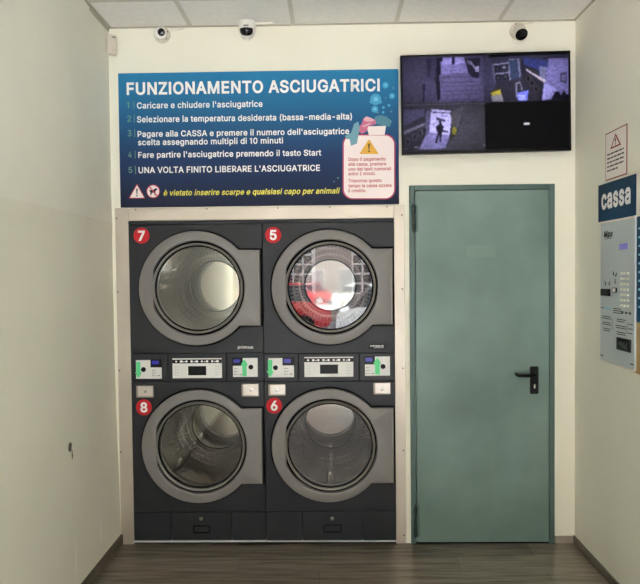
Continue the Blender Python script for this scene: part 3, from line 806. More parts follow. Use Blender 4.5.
for (y0, y1) in ((206, 231), (505, 535)):
    z1 = bw(413, y0)[1]
    z0 = bw(413, y1)[1]
    hx = bw(413.3 if y0 < 300 else 415, (y0 + y1) / 2)[0] - mx_
    bm = bmesh.new()
    k = (z1 - z0)
    for (a, b, r) in ((0, 0.3, 0.0125), (0.31, 0.72, 0.011), (0.73, 1, 0.0125)):
        add_tube(bm, [(hx, -0.018, z0 + k * a), (hx, -0.018, z0 + k * b)], r, 14)
    add_tube(bm, [(hx, -0.018, z0 - 0.012), (hx, -0.018, z0)], [0.003, 0.0085], 14)
    add_tube(bm, [(hx, -0.018, z1), (hx, -0.018, z1 + 0.012)], [0.0085, 0.003], 14)
    hg = obj('hinge', bm, TEALH, d1, 40)
    obj('hinge_leaf', box(hx - 0.004, hx + 0.026, -0.0115, -0.0085, z0 - 0.006, z1 + 0.006, 0.001), TEALF, hg)

# ------------------------------------------------------------------ stainless surround
fl, fr = 0.0208, 1.7302
ft = 2.0143
sf = thing('steel_surround', 'brushed stainless steel frame screwed around the two stacked dryers', 'frame', ((fl + fr) / 2, 0, 0))
cx0 = (fl + fr) / 2
SP = 0.006
obj('side_trim', box(fl - cx0, DL - cx0 + 0.0, -SP, -0.0002, 0.0, ft, 0.0015), STEEL, sf)
obj('side_trim', box(DR - cx0, fr - cx0, -SP, -0.0002, 0.0, ft, 0.0015), STEEL, sf)
obj('top_trim', box(DL - cx0 + 0.001, DR - cx0 - 0.001, -SP, -0.0002, DT, ft - 0.002, 0.0015), STEEL, sf)
for i, z in enumerate((1.955, 1.52, 1.05, 0.56, 0.05)):
    for x in (fl + 0.008, fr - 0.014):
        bm = bmesh.new()
        add_lathe(bm, [(0, -SP - 0.002), (0.003, -SP - 0.002), (0.0045, -SP), (0.0045, -SP + 0.002)], 12, x - cx0, z)
        obj('screw', bm, SCREW, sf)
for px in (136, 207, 278, 330, 387):
    x, z = bw(px, 209.3)
    bm = bmesh.new()
    add_lathe(bm, [(0, -SP - 0.002), (0.003, -SP - 0.002), (0.0042, -SP), (0.0042, -SP + 0.002)], 12, x - cx0, ft - 0.01)
    obj('screw', bm, SCREW, sf)

# ------------------------------------------------------------------ stacked dryers
YP = -0.014                  # plane of the enamelled fronts


def rect_r(cx, cz, x0, x1, z0, z1):
    def f(a):
        c, s = math.cos(a), math.sin(a)
        t = 9
        if c > 1e-9:
            t = min(t, (x1 - cx) / c)
        if c < -1e-9:
            t = min(t, (x0 - cx) / c)
        if s > 1e-9:
            t = min(t, (z1 - cz) / s)
        if s < -1e-9:
            t = min(t, (z0 - cz) / s)
        return t
    return f


def loading_door(root, cx, cz, xr, seed, lift):
    """round loading door: ring with hinge plate, gasket, bezel, glass; and the drum behind"""
    R, Rh, PH = 0.337, 0.279, 0.2235
    a0 = math.asin(PH / R)
    xp = xr - cx
    hx = 0.007                       # the glass sits slightly towards the hinge
    angs = sorted(set([2 * PI * i / 144 for i in range(144)] + [a0, 2 * PI - a0, math.atan2(PH, xp), 2 * PI - math.atan2(PH, xp)]))

    def ro(a, ins=0.0):
        b = (a + PI) % (2 * PI) - PI
        c, s = math.cos(b), math.sin(b)
        if abs(b) <= a0 and c > 0:
            t = (xp - ins) / c
            if abs(s) > 1e-9:
                t = min(t, (PH - ins) / abs(s))
            return max(t, R - ins)if abs(b) > a0 - 1e-6 else t
        return R - ins
    CH = 0.250

    def ri(a, g=0.0):
        c, s = math.cos(a), math.sin(a)
        # circle about (hx, 0)
        t = hx * c + math.sqrt(max(0, (Rh + g) ** 2 - (hx * s) ** 2))
        if c < -1e-6:
            t = min(t, (CH + g) / -c)
        return t
    yf = YP - 0.030
    bm = bmesh.new()
    polar_loft(bm, cx, cz, angs, [(lambda a: ro(a), YP - 0.001), (lambda a: ro(a), yf + 0.006), (lambda a: ro(a, 0.002), yf + 0.002),
                                  (lambda a: ro(a, 0.006), yf), (lambda a: ri(a, 0.005), yf), (lambda a: ri(a, 0.001), yf + 0.003),
                                  (lambda a: ri(a), yf + 0.008), (lambda a: ri(a), YP - 0.001)])
    d = obj('loading_door', bm, RING, root, 30)
    # dark shadow gap moulding round the ring
    bm = bmesh.new()
    polar_loft(bm, cx, cz, angs, [(lambda a: ro(a, -0.010), YP + 0.001), (lambda a: ro(a, -0.010), YP - 0.004),
                                  (lambda a: ro(a, 0.004), YP - 0.004), (lambda a: ro(a, 0.004), YP + 0.001)])
    obj('door_seal', bm, SEAM, d)
    gx = cx + hx + 0.002
    obj('gasket', lathe([(0.293, YP - 0.001), (0.293, YP - 0.004), (0.262, YP - 0.004), (0.258, YP - 0.001)], 96, gx, cz, True), SEAM, d, 40)
    yb_ = YP - 0.026
    obj('bezel', lathe([(0.2665, YP - 0.003), (0.2665, yb_ + 0.004), (0.263, yb_), (0.258, yb_ + 0.001), (0.253, yb_ + 0.007),
                        (0.253, YP - 0.003)], 96, gx, cz, True), BEZ, d, 40)
    obj('inner_seal', lathe([(0.254, YP - 0.002), (0.254, yb_ + 0.009), (0.246, yb_ + 0.011), (0.244, YP - 0.002)], 96, gx, cz, True), SEAM, d, 40)
    obj('glass_pane', lathe([(0, YP - 0.012), (0.08, YP - 0.012), (0.16, YP - 0.012), (0.249, YP - 0.012)], 96, gx, cz), GLASS, d)
    obj('hinge_strip', box(xr - 0.012, xr - 0.0035, yf - 0.003, yf + 0.003, cz - PH + 0.004, cz + PH - 0.004, 0.0015), BEZ, d)
    # drum
    r, y0, y1 = 0.292, 0.035, 0.56
    bm = bmesh.new()
    uvl = bm.loops.layers.uv.new('UVMap')
    n, kk = 96, 10
    ringv = []
    for j in range(kk + 1):
        y = y0 + (y1 - y0) * j / kk
        rr = r + 0.012 * math.sin(PI * j / kk)
        ringv.append([bm.verts.new((gx + rr * math.cos(2 * PI * i / n), y, cz + rr * math.sin(2 * PI * i / n))) for i in range(n)])
    for j in range(kk):
        for i in range(n):
            f = bm.faces.new((ringv[j][i], ringv[j][(i + 1) % n], ringv[j + 1][(i + 1) % n], ringv[j + 1][i]))
            for lp, (u, v) in zip(f.loops, ((i, j), (i + 1, j), (i + 1, j + 1), (i, j + 1))):
                lp[uvl].uv = (u / n, v / kk)
    # annular back wall of the drum, perforated too
    pr = [bm.verts.new((gx + 0.18 * math.cos(2 * PI * i / n), y1 + 0.004, cz + 0.18 * math.sin(2 * PI * i / n))) for i in range(n)]
    for i in range(n):
        f = bm.faces.new((ringv[-1][i], ringv[-1][(i + 1) % n], pr[(i + 1) % n], pr[i]))
        for lp, (u, v) in zip(f.loops, ((i, 0), (i + 1, 0), (i + 1, 0.25), (i, 0.25))):
            lp[uvl].uv = (u / n, v)
    dr = obj('drum', bm, DRUM, root, 60)
    obj('drum_mouth', lathe([(0.300, YP + 0.013), (0.249, YP + 0.002), (0.249, 0.03), (0.292, 0.042), (0.306, 0.034)], 96, gx, cz, True), BEZ, dr, 40)
    obj('back_plate', lathe([(0, y1 - 0.012), (0.1, y1 - 0.0115), (0.168, y1 - 0.009), (0.171, y1 - 0.004), (0.171, y1 + 0.006)], 96, gx, cz), DISC, dr, 40)
    obj('plate_rim', lathe([(0.171, y1 + 0.003), (0.171, y1 - 0.008), (0.178, y1 - 0.008), (0.180, y1 + 0.003)], 96, gx, cz, True), RUB, dr, 40)
    ysm = y0 + 0.30 * (y1 - y0)
    obj('drum_seam', lathe([(r + 0.012, ysm - 0.004), (r + 0.0085, ysm - 0.003), (r + 0.0085, ysm + 0.003), (r + 0.012, ysm + 0.004)], 96, gx, cz, True), RUB, dr, 40)
    for k in range(3):
        a = lift + k * 2 * PI / 3
        ca, sa = math.cos(a), math.sin(a)
        tx, tz = -sa, ca
        bm = bmesh.new()
        loops = []
        for y, hgt in ((y0 + 0.03, 0.012), (y0 + 0.06, 0.024), (y1 - 0.06, 0.026), (y1 - 0.02, 0.022)):
            L = []
            for (o_, rr) in ((-0.04, r + 0.014), (-0.012, r - hgt), (0.012, r - hgt), (0.04, r + 0.014)):
                L.append(bm.verts.new((gx + ca * rr + tx * o_, y, cz + sa * rr + tz * o_)))
            loops.append(L)
        for A, B in zip(loops, loops[1:]):
            for q in range(3):
                bm.faces.new((A[q], A[q + 1], B[q + 1], B[q]))
        bm.faces.new(loops[0])
        bm.faces.new(list(reversed(loops[-1])))
        bmesh.ops.bevel(bm, geom=bm.edges[:], offset=0.004, segments=2, affect='EDGES')
        obj('lifter', bm, CHROME_R, dr, 40)


CHROME_R = mat('lifter_steel', lin(150, 143, 134), 0.16, 1.0)


def arrow(cx, z0, z1, w, up):
    h = (z1 - z0)
    p = [(-0.31 * w, 0), (0.31 * w, 0), (0.31 * w, 0.62 * h), (0.52 * w, 0.62 * h), (0, h), (-0.52 * w, 0.62 * h), (-0.31 * w, 0.62 * h)]
    return [(cx + x, z0 + (z if up else h - z)) for x, z in p]


def token_panel(root, X, Z, plate, blackbox, lcd, slot, arr, up, ticks):
    """white keypad plate with coin slot, little display, printed keys and the green arrow; all boxes in picture px"""
    def B(b):
        return X(b[0]), X(b[1]), Z(b[3]), Z(b[2])
    x0, x1, z0, z1 = B(plate)
    p = obj('keypad_plate', box(x0, x1, YP - 0.004, YP, z0, z1, 0.001), WHITE, root)
    x0, x1, z0, z1 = B(blackbox)
    k = obj('display_window', box(x0, x1, YP - 0.0055, YP - 0.003, z0, z1), BLACK, p)
    x0, x1, z0, z1 = B(lcd)
    obj('display', box(x0, x1, YP - 0.0063, YP - 0.005, z0, z1), BLUELCD, p)
    bm = bmesh.new()
    add_lathe(bm, [(0, YP - 0.0042), (0.010, YP - 0.0045), (0.0135, YP - 0.007), (0.0145, YP - 0.006), (0.0145, YP - 0.003)], 24, X(slot[0]), Z(slot[1]))
    obj('coin_button', bm, BLACK, p, 40)
    x0, x1, z0, z1 = B(ticks)
    bm = bmesh.new()
    for i in range(3):
        zz = z0 + (z1 - z0) * (i + 0.3) / 3
        add_box(bm, x0, x0 + 0.008, YP - 0.0046, YP - 0.0035, zz, zz + 0.006)
        add_box(bm, x0 + 0.011, x0 + 0.022, YP - 0.0046, YP - 0.0035, zz + 0.001, zz + 0.004)
    add_box(bm, x1 - 0.014, x1, YP - 0.0046, YP - 0.0035, z0 + 0.004, z0 + 0.011)
    obj('printed_keys', bm, GREYINK, p)
    cxp, y0, y1, w = arr
    obj('arrow_sticker', prism(arrow(X(cxp), Z(y1), Z(y0), w, up), YP - 0.0085, YP - 0.0072), GREEN, p)


def lock_plate(root, x0, x1, z0, z1, kx, kz, shade):
    p = obj('lock_plate', box(x0, x1, YP - 0.016, YP, z0, z1, 0.003), PLATE_SHADE, root)
    p2 = obj('face_plate', box(x0 + 0.012, x1 - 0.002, YP - 0.018, YP - 0.015, z0 + 0.008, z1 - 0.002, 0.001), PLATE, p)  # set off centre so the painted bevel shade shows left and below
    bm = bmesh.new()
    add_lathe(bm, [(0, YP - 0.0195), (0.004, YP - 0.0195), (0.005, YP - 0.022), (0.010, YP - 0.021), (0.011, YP - 0.017)], 20, kx, kz)
    obj('key_lock', bm, CHROME, p, 40)
    obj('keyhole', box(kx - 0.0012, kx + 0.0012, YP - 0.0225, YP - 0.019, kz - 0.005, kz + 0.004), BLACK, p)


def sticker(root, x, z, n, r=0.0475):
    s = obj('number_sticker', prism(circ(x, z, r, 40), YP - 0.0022, YP - 0.0002), RED, root)
    text('numeral', n, x, z - 0.030, 0.060, WINK, s, y=YP - 0.0028, bold=0.03, align='CENTER')


def dryer(label, xa, xb, doors, nums, px, brand):
    """xa..xb: sides of the unit; doors: (centre x, centre z) top, bottom; px: dict of picture positions"""
    ox = (xa + xb) / 2
    root = thing('stacked_dryer', label, 'tumble dryer', (ox, 0, 0), group='stacked tumble dryers in the steel surround')
    X = lambda p: bw(p, 370, YP)[0] - ox
    Z = lambda p: bw(px['cx'], p, YP)[1]
    x0, x1 = xa - ox + 0.0015, xb - ox - 0.0015
    bm = bmesh.new()
    t = 0.012
    D = 0.78
    add_box(bm, x0, x0 + t, 0.004, D, DB + 0.02, DT - 0.002)
    add_box(bm, x1 - t, x1, 0.004, D, DB + 0.02, DT - 0.002)
    add_box(bm, x0, x1, 0.004, D, DT - 0.014, DT - 0.002)
    add_box(bm, x0, x1, 0.004, D, DB + 0.02, DB + 0.032)
    add_box(bm, x0, x1, D - 0.012, D, DB + 0.02, DT - 0.002)
    zc = Z(367)
    add_box(bm, x0, x1, 0.004, 0.6, zc - 0.02, zc + 0.02)
    obj('cabinet', bm, CAB2, root)
    for x in (x0 + 0.08, x1 - 0.08):
        for y in (0.08, 0.68):
            bm = bmesh.new()
            add_tube(bm, [(x, y, 0), (x, y, 0.012), (x, y, 0.014), (x, y, DB + 0.021)], [0.022, 0.022, 0.01, 0.01], 16)
            obj('foot', bm, BLACK, root)
    zt = DT - 0.003
    z_cap = Z(px['cap'])
    z1 = Z(353.2)
    z2 = Z(381.3)
    z3 = Z(px['kick'])
    z4 = Z(540.6)
    g = 0.0013
    obj('top_cap', box(x0, x1, YP - 0.001, 0.004, z_cap + g, zt, 0.002), CAB, root)
    for (za, zb, (dx, dz)) in ((z1, z_cap, doors[0]), (z3, z2, doors[1])):
        cx, cz = dx - ox, dz
        f = rect_r(cx, cz, x0, x1, za + g, zb - g)
        fi = rect_r(cx, cz, x0 + 0.002, x1 - 0.002, za + g + 0.002, zb - g - 0.002)
        angs = [2 * PI * i / 120 for i in range(120)]
        for (qx, qz) in ((x0, za + g), (x0, zb - g), (x1, za + g), (x1, zb - g), (x0 + .002, za + g + .002), (x0 + .002, zb - g - .002),
                         (x1 - .002, za + g + .002), (x1 - .002, zb - g - .002)):
            angs.append(math.atan2(qz - cz, qx - cx) % (2 * PI))
        angs = sorted(set(angs))
        bm = bmesh.new()
        polar_loft(bm, cx, cz, angs, [(f, 0.004), (f, YP + 0.002), (fi, YP), (lambda a: 0.30, YP), (lambda a: 0.30, 0.004)])
        obj('front_panel', bm, CAB, root, 20)
    sl, sr = px['seams']
    xs = [x0, X(sl), X(sr), x1]
    for i in range(3):
        obj('control_panel', box(xs[i] + (g if i else 0), xs[i + 1] - (g if i < 2 else 0), YP, 0.004, z2 + g, z1 - g, 0.002), CAB, root)
    obj('seam_backing', box(x0, x1, 0.0005, 0.0035, z1 - 0.004, z1 + 0.004), SEAM, root)
    kl, kr = px['kicks']
    xs = [x0, X(kl), X(kr), x1]
    for i in range(3):
        k = obj('kick_panel', box(xs[i] + (g if i else 0), xs[i + 1] - (g if i < 2 else 0), YP, 0.004, z4 + g, z3 - g, 0.002), CAB, root)
        if i == 1:
            lx_, lz_ = px['klock']
            bm = bmesh.new()
            add_lathe(bm, [(0, YP - 0.007), (0.009, YP - 0.007), (0.012, YP - 0.004), (0.012, YP)], 20, X(lx_), Z(lz_))
            obj('panel_lock', bm, CHROME, k, 40)
            a, b, c, d_ = px['kpull']
            bm = bmesh.new()
            q0, q1, q2, q3 = X(a), X(b), Z(d_), Z(c)
            w = 0.006
            add_box(bm, q0, q1, YP - 0.004, YP, q3 - w, q3, 0.001)
            add_box(bm, q0, q1, YP - 0.004, YP, q2, q2 + w, 0.001)
            add_box(bm, q0, q0 + w, YP - 0.004, YP, q2, q3, 0.001)
            add_box(bm, q1 - w, q1, YP - 0.004, YP, q2, q3, 0.001)
            obj('recessed_pull', bm, SEAM, k)
    bm = bmesh.new()
    vv = [[bm.verts.new((x, y, z)) for y, z in ((0.01, z4 - 0.001), (YP, z4 - 0.001), (YP - 0.014, DB + 0.004), (YP - 0.014, DB + 0.001), (0.01, DB + 0.001))] for x in (x0, x1)]
    for i in range(5):
        bm.faces.new((vv[0][i], vv[0][(i + 1) % 5], vv[1][(i + 1) % 5], vv[1][i]))
    bm.faces.new(vv[0])
    bm.faces.new(list(reversed(vv[1])))
    obj('base_strip', bm, CHROME_B, root)
    for (dx, dz), lift in zip(doors, px['lift']):
        loading_door(root, dx - ox, dz, x1 - 0.012, 0, lift)
    for (sx, sz), n in zip(px['stick'], nums):
        a, b = bw(sx, sz, YP)
        sticker(root, a - ox, b, n)
    for L in px['locks']:
        a0, a1, b0, b1, kx, kz = L
        lock_plate(root, X(a0), X(a1), Z(b1), Z(b0), X(kx), Z(kz), 0)
    for T in px['tokens']:
        token_panel(root, X, Z, *T)
    # centre programme panel
    a0, a1, b0, b1 = px['prog']
    p = obj('programme_plate', box(X(a0), X(a1), YP - 0.004, YP, Z(b1), Z(b0), 0.001), WHITE, root)
    sb = (b1 - b0)
    obj('symbol_strip', box(X(a0), X(a1), YP - 0.005, YP - 0.003, Z(b0 + sb * 0.25), Z(b0 + sb * 0.06)), BLACK, p)
    bm = bmesh.new()
    rnd = random.Random(nums)
    for i in range(9):
        u = X(a0 + (a1 - a0) * (i + 0.75) / 9.6)
        zc = Z(b0 + sb * 0.155)
        w = rnd.choice((0.006, 0.008, 0.01))
        add_prism(bm, circ(u, zc, w, 4 + (i * 3) % 5, 0.007), YP - 0.0056, YP - 0.0048)
        if i % 2:
            add_box(bm, u + 0.012, u + 0.02, YP - 0.0056, YP - 0.0048, zc - 0.004, zc + 0.001)
    obj('symbols', bm, WINK, p)
    c0, c1, e0, e1 = px['disp']
    obj('display', box(X(c0), X(c1), YP - 0.0055, YP - 0.003, Z(e1), Z(e0), 0.0008), BLACK, p)
    for side in (a0 + 2.2, a1 - 6.5):
        bm = bmesh.new()
        for r_ in range(4):
            zz = Z(b0 + sb * (0.4 + 0.14 * r_))
            add_box(bm, X(side), X(side + 1.3), YP - 0.0046, YP - 0.0035, zz - 0.003, zz)
            add_box(bm, X(side + 2.2), X(side + 4), YP - 0.0046, YP - 0.0035, zz - 0.003, zz - 0.001)
        obj('printed_legend', bm, GREYINK, p)
    brand(root, ox)
    return root


CHROME_B = mat('galvanised_strip', lin(246, 246, 250), 0.45)


def door_c(px, py):
    return bw(px, py, YP - 0.03)


def brand_lower(root, ox):
    x0, z0 = bw(237.8, 348.6, YP)
    x1, _ = bw(253.2, 348.6, YP)
    text('brand_lettering', 'primus', x0 - ox, z0, 0.017, WINK, root, width=x1 - x0, y=YP - 0.0012, bold=0.012)


def brand_badge(root, ox):
    x, z = bw(377, 346.6, YP)
    b = obj('brand_badge', prism(rrect(x - ox - 0.052, x - ox + 0.052, z - 0.014, z + 0.014, 0.0139), YP - 0.003, YP - 0.0005), BLACK, root)
    text('badge_lettering', 'PRIMUS', x - ox, z - 0.001, 0.010, WINK, b, width=0.078, y=YP - 0.0036, bold=0.02, align='CENTER')
    obj('badge_underline', box(x - ox - 0.02, x - ox + 0.04, YP - 0.0036, YP - 0.0028, z - 0.0075, z - 0.0055), WINK, b)


XM = bw(264.2, 380, YP)[0]
dryer('left stacked dryer, red stickers 7 above and 8 below, beside the left wall', DL, XM,
      (door_c(195.7, 288.4), door_c(198.2, 447)), '78',
      dict(cx=198, cap=224.2, kick=512, seams=(168, 226.7), kicks=(168.6, 229.6), klock=(198.7, 518.8), kpull=(190.6, 207.5, 525.5, 533),
           lift=(math.radians(178), math.radians(222)),
           stick=((141.6, 235.7), (144, 407.3)),
           locks=((136.4, 153.6, 385, 396.8, 146.3, 390.6), (241.4, 258.8, 383.8, 396.6, 251, 389.4)),
           tokens=(((136.2, 161.8, 359.6, 378.3), (150.8, 162.2, 358.8, 367), (152.3, 159, 360.3, 363.8), (143.7, 369), (138.8, 361.3, 377.8, 0.040), False, (152.4, 160, 368.5, 376.5)),
                   ((233, 257.8, 358.3, 377.2), (232.4, 243, 357.6, 366), (233.6, 240, 359.6, 362.8), (251, 367.4), (244.6, 359, 376.3, 0.042), True, (234.5, 242, 367.5, 376))),
           prog=(172.7, 222, 358.2, 378), disp=(188.3, 206.3, 366, 375.2)), brand_lower)
dryer('right stacked dryer, red stickers 5 above and 6 below, beside the teal door', XM, DR,
      (door_c(328.9, 287.2), door_c(328.6, 446.2)), '56',
      dict(cx=330, cap=222.2, kick=511.2, seams=(298.3, 359.2), kicks=(300.4, 361.7), klock=(330.7, 518.4), kpull=(322, 340, 524.5, 532.5),
           lift=(math.radians(270), math.radians(270)),
           stick=((273.2, 235), (274.2, 405.6)),
           locks=((268.2, 285.6, 383.4, 395, 277, 389), (373, 390.2, 382.6, 394.6, 381.5, 388.6)),
           tokens=(((268.6, 294, 357.6, 376.9), (282.6, 294.4, 356.8, 365), (284, 291, 358.5, 362.4), (275.6, 367.2), (270.3, 359.3, 377, 0.042), False, (284.4, 292.2, 366.7, 375)),
                   ((364.9, 390, 356.8, 376), (364.4, 375, 356, 364.6), (365.6, 372.2, 358, 361.6), (383, 366.8), (377.3, 357.3, 374.6, 0.046), True, (366.2, 374, 366.2, 375))),
           prog=(304.4, 353.4, 356.8, 376.8), disp=(320, 338, 364.5, 373.6)), brand_badge)

# ------------------------------------------------------------------ instruction board
YS = -0.012
def sb(px, py):
    return bw(px, py, YS)
s_x0 = (sb(117.7, 72.8)[0] + sb(120.8, 207.2)[0]) / 2
s_x1 = (sb(398.7, 69.5)[0] + sb(398.7, 204.4)[0]) / 2
s_z1 = (sb(117.7, 72.8)[1] + sb(398.7, 69.5)[1]) / 2
s_z0 = (sb(120.8, 207.2)[1] + sb(398.7, 204.4)[1]) / 2
sx_, sz_ = (s_x0 + s_x1) / 2, (s_z0 + s_z1) / 2
sign = thing('instruction_board', 'blue instruction board with white dryer directions above the dryers', 'sign', (sx_, 0, sz_))
BOARD = mat('printed_board', lin(40, 90, 140), 0.55, spec=0.15)
nt, N, L, b = nodes(BOARD)
tc = N.new('ShaderNodeTexCoord')
sp = N.new('ShaderNodeSeparateXYZ')
L.new(tc.outputs['Object'], sp.inputs[0])
mr = N.new('ShaderNodeMapRange')
mr.inputs[1].default_value = s_z0 - sz_
mr.inputs[2].default_value = s_z1 - sz_
L.new(sp.outputs[2], mr.inputs[0])
cr = N.new('ShaderNodeValToRGB')
cr.color_ramp.elements[0].position = 0.0
cr.color_ramp.elements[0].color = lin(34, 37, 58)
cr.color_ramp.elements[1].position = 1.0
cr.color_ramp.elements[1].color = lin(44, 128, 176)
e = cr.color_ramp.elements.new(0.38)
e.color = lin(38, 62, 104)
L.new(mr.outputs[0], cr.inputs[0])
L.new(cr.outputs[0], b.inputs['Base Color'])
obj('panel', box(s_x0 - sx_, s_x1 - sx_, YS, -0.0005, s_z0 - sz_, s_z1 - sz_, 0.001), BOARD, sign)
STEPNUM = mat('green_print', lin(104, 150, 132), 0.5)
YEL = mat('yellow_print', lin(232, 222, 80), 0.5)
YT = YS - 0.0012


def stext(name, s, xl, xr, ytop, ybase, m, bold=0.02, shear=0.0, parent=None, y=YT):
    xm = (xl + xr) / 2
    x0, z0 = sb(xl, ybase)
    x1, _ = sb(xr, ybase)
    zb = sb(xm, ybase)[1]
    cap = sb(xm, ytop)[1] - zb
    return text(name, s, x0 - sx_, zb - sz_, cap, m, parent or sign, width=x1 - x0, y=y, bold=bold, shear=shear)


stext('title_lettering', 'FUNZIONAMENTO ASCIUGATRICI', 126.7, 379.8, 80.6, 93.2, WINK, 0.026)
steps = [('1', 102.0, 108.2, ["Caricare e chiudere l'asciugatrice"], [(137, 262.6)], [(101.6, 107.8)]),
         ('2', 115.6, 121.7, ['Selezionare la temperatura desiderata (bassa-media-alta)'], [(137, 352)], [(114.8, 121.0)]),
         ('3', 130.2, 136.4, ["Pagare alla CASSA e premere il numero dell'asciugatrice", 'scelta assegnando multipli di 10 minuti'],
          [(137.6, 349.2), (138, 283)], [(129.6, 135.6), (138.4, 144.4)]),
         ('4', 151.7, 157.6, ["Fare partire l'asciugatrice premendo il tasto Start"], [(138.3, 321.3)], [(150.8, 156.8)]),
         ('5', 167.0, 173.0, ["UNA VOLTA FINITO LIBERARE L'ASCIUGATRICE"], [(138.6, 320)], [(165.9, 172.1)])]
for n, yt, yb2, lines, xr, yy in steps:
    k = 0.4 * (int(n) - 1)
    stext('step_number', n, 127 + k, 130.8 + k - (1.6 if n == '1' else 0), yt, yb2, STEPNUM, 0.012)
    x, z = sb(133.9 + k, (yt + yb2) / 2)
    obj('step_divider', box(x - sx_ - 0.0018, x - sx_ + 0.0018, YT, YS - 0.0002, z - sz_ - 0.024, z - sz_ + 0.024), STEPNUM, sign)
    for s, (a, b_), (c, d_) in zip(lines, xr, yy):
        stext('step_lettering', s, a, b_, c, d_, WINK, 0.017)
stext('prohibition_lettering', '\u00e8 vietato inserire scarpe e qualsiasi capo per animali', 163.6, 340, 189.0, 194.6, YEL, 0.02, 0.22)

# symbols: warning triangle and no animals
REDP = mat('red_print', lin(190, 60, 70), 0.5)
PINKW = mat('pinkish_white_print', lin(244, 228, 226), 0.5)


def S2(pts):
    return [(sb(*p)[0] - sx_, sb(*p)[1] - sz_) for p in pts]


def layer(k):
    return YS - 0.0004 * (k + 1)


def flat(name, pts, m, k, parent):
    return obj(name, prism(pts, layer(k), layer(k - 1) + 0.0001), m, parent)


def rtri(cx, y0, y1, hw, r=0.8):
    return [(cx - hw, y1), (cx - hw + r, y1 + r * 0.6), (cx + hw - r, y1 + r * 0.6), (cx + hw, y1), (cx + r * 0.6, y0 + r * 0.3), (cx, y0 - r * 0.4), (cx - r * 0.6, y0 + r * 0.3)]


t = flat('warning_triangle', S2(rtri(137.0, 184.2, 198.0, 8.2)), REDP, 0, sign)
flat('triangle_field', S2(rtri(137.0, 185.8, 197.3, 6.8)), PINKW, 1, t)
flat('exclamation_mark', S2([(136.2, 188.6), (137.8, 188.6), (137.4, 194), (136.6, 194)]), BLACK, 2, t)
flat('exclamation_dot', S2([(136.3, 194.9), (137.7, 194.9), (137.7, 196.3), (136.3, 196.3)]), BLACK, 2, t)
na = flat('no_animals_symbol', S2([(153.2 + 6.8 * math.cos(a), 191.4 + 6.8 * math.sin(a)) for a in np.linspace(0, 2 * PI, 32, False)]), REDP, 0, sign)
flat('symbol_field', S2([(153.2 + 5.9 * math.cos(a), 191.4 + 5.9 * math.sin(a)) for a in np.linspace(0, 2 * PI, 32, False)]), PINKW, 1, na)
flat('dog_silhouette', S2([(149.2, 189.2), (150.4, 190.2), (154, 189.6), (155.6, 188.2), (157.2, 188.8), (157.6, 189.8), (156, 190.4), (155.4, 192.2),
                           (155.8, 195.2), (154.8, 195.2), (154, 192.8), (151.8, 192.9), (151.4, 195.2), (150.4, 195.2), (150.4, 192.4), (149.6, 191)]), BLACK, 2, na)
flat('slash', S2([(149.0, 187.0), (149.9, 186.3), (157.6, 195.6), (156.8, 196.3)]), REDP, 3, na)

# detergent bottle shaped notice with laundry and bubbles
bag_pts = [(x, y) for x, y in rrect(342.6, 395.4, -199.4, -134.2, 10, 8)]
bag = flat('notice_label', S2([(x, -y) for x, y in bag_pts]), mat('crimson_print', lin(176, 48, 88), 0.5), 0, sign)
flat('notice_field', S2([(x, -y) for x, y in rrect(343.9, 394.1, -198.2, -135.5, 9, 8)]), PINKW, 1, bag)
flat('neck', S2([(366.8, 126.4), (386, 125.8), (384.6, 134.9), (368.8, 135.2)]), PINKW, 1, bag)
TEALP = mat('pale_teal_print', lin(112, 160, 178), 0.5)
TEALP2 = mat('deep_teal_print', lin(82, 134, 156), 0.5)
PINKP = mat('pink_print', lin(206, 108, 142), 0.5)
PINKP2 = mat('pale_pink_print', lin(226, 176, 190), 0.5)
flat('printed_garment', S2([(345, 136), (347, 139.5), (349.5, 139), (351, 146), (357, 143.5), (358.5, 134.5), (360, 128), (358.2, 121.5), (354, 124), (351, 133)]), TEALP, 2, bag)
flat('printed_garment', S2([(374.5, 117), (380, 115.2), (386, 116.2), (392, 121), (389.5, 127), (384, 125.4), (378, 124.5), (375, 123)]), TEALP2, 1, bag)
flat('printed_garment', S2([(359, 128), (362, 123), (363.5, 118.5), (366.5, 116.4), (371, 118), (375.5, 120), (376, 124), (368, 126.5), (367, 131), (362, 133.8), (358.6, 131.4)]), PINKP, 2, bag)
flat('printed_fold', S2([(363.5, 119.6), (366.5, 116.4), (371, 118), (374.5, 120), (372, 121.6), (366, 121.4)]), PINKP2, 3, bag)
flat('printed_fold', S2([(362.5, 126), (370, 122.8), (371, 123.8), (363.4, 127.4)]), PINKP2, 3, bag)
BUB = mat('bubble_print', lin(66, 164, 206), 0.5)
BUB2 = mat('pale_bubble_print', lin(120, 196, 226), 0.5)
for (x, y, r) in ((375.6, 99.4, 5.6), (385.4, 85.2, 3.2), (392, 96, 2.9), (374.8, 109.2, 3.4), (383.4, 107.5, 1.4), (389, 105.4, 1.4),
                  (383.2, 112.3, 1.3), (393, 88, 1.1), (370.8, 102, 1.4), (380.6, 102, 1.4), (377.6, 112.4, 1.2), (391, 111.6, 0.9), (385.5, 98, 0.8), (338, 178, 0.9), (334, 181.5, 0.7)):
    bo = flat('printed_bubble', S2([(x + r * math.cos(a), y + r * math.sin(a)) for a in np.linspace(0, 2 * PI, 24, False)]), BUB if r > 1.2 else TEALP2, 0, sign)
    if r > 2:
        flat('bubble_shine', S2([(x + r * 0.05 + r * .4 * math.cos(a), y - r * .05 + r * .4 * math.sin(a)) for a in np.linspace(0, 2 * PI, 16, False)]), BUB2, 1, bo)
yt_ = flat('caution_triangle', S2(rtri(369, 139.6, 153.6, 9.4)), mat('amber_print', lin(228, 172, 60), 0.5), 2, bag)
flat('exclamation_mark', S2([(368.1, 143.6), (369.9, 143.6), (369.4, 149.6), (368.6, 149.6)]), BLACK, 3, yt_)
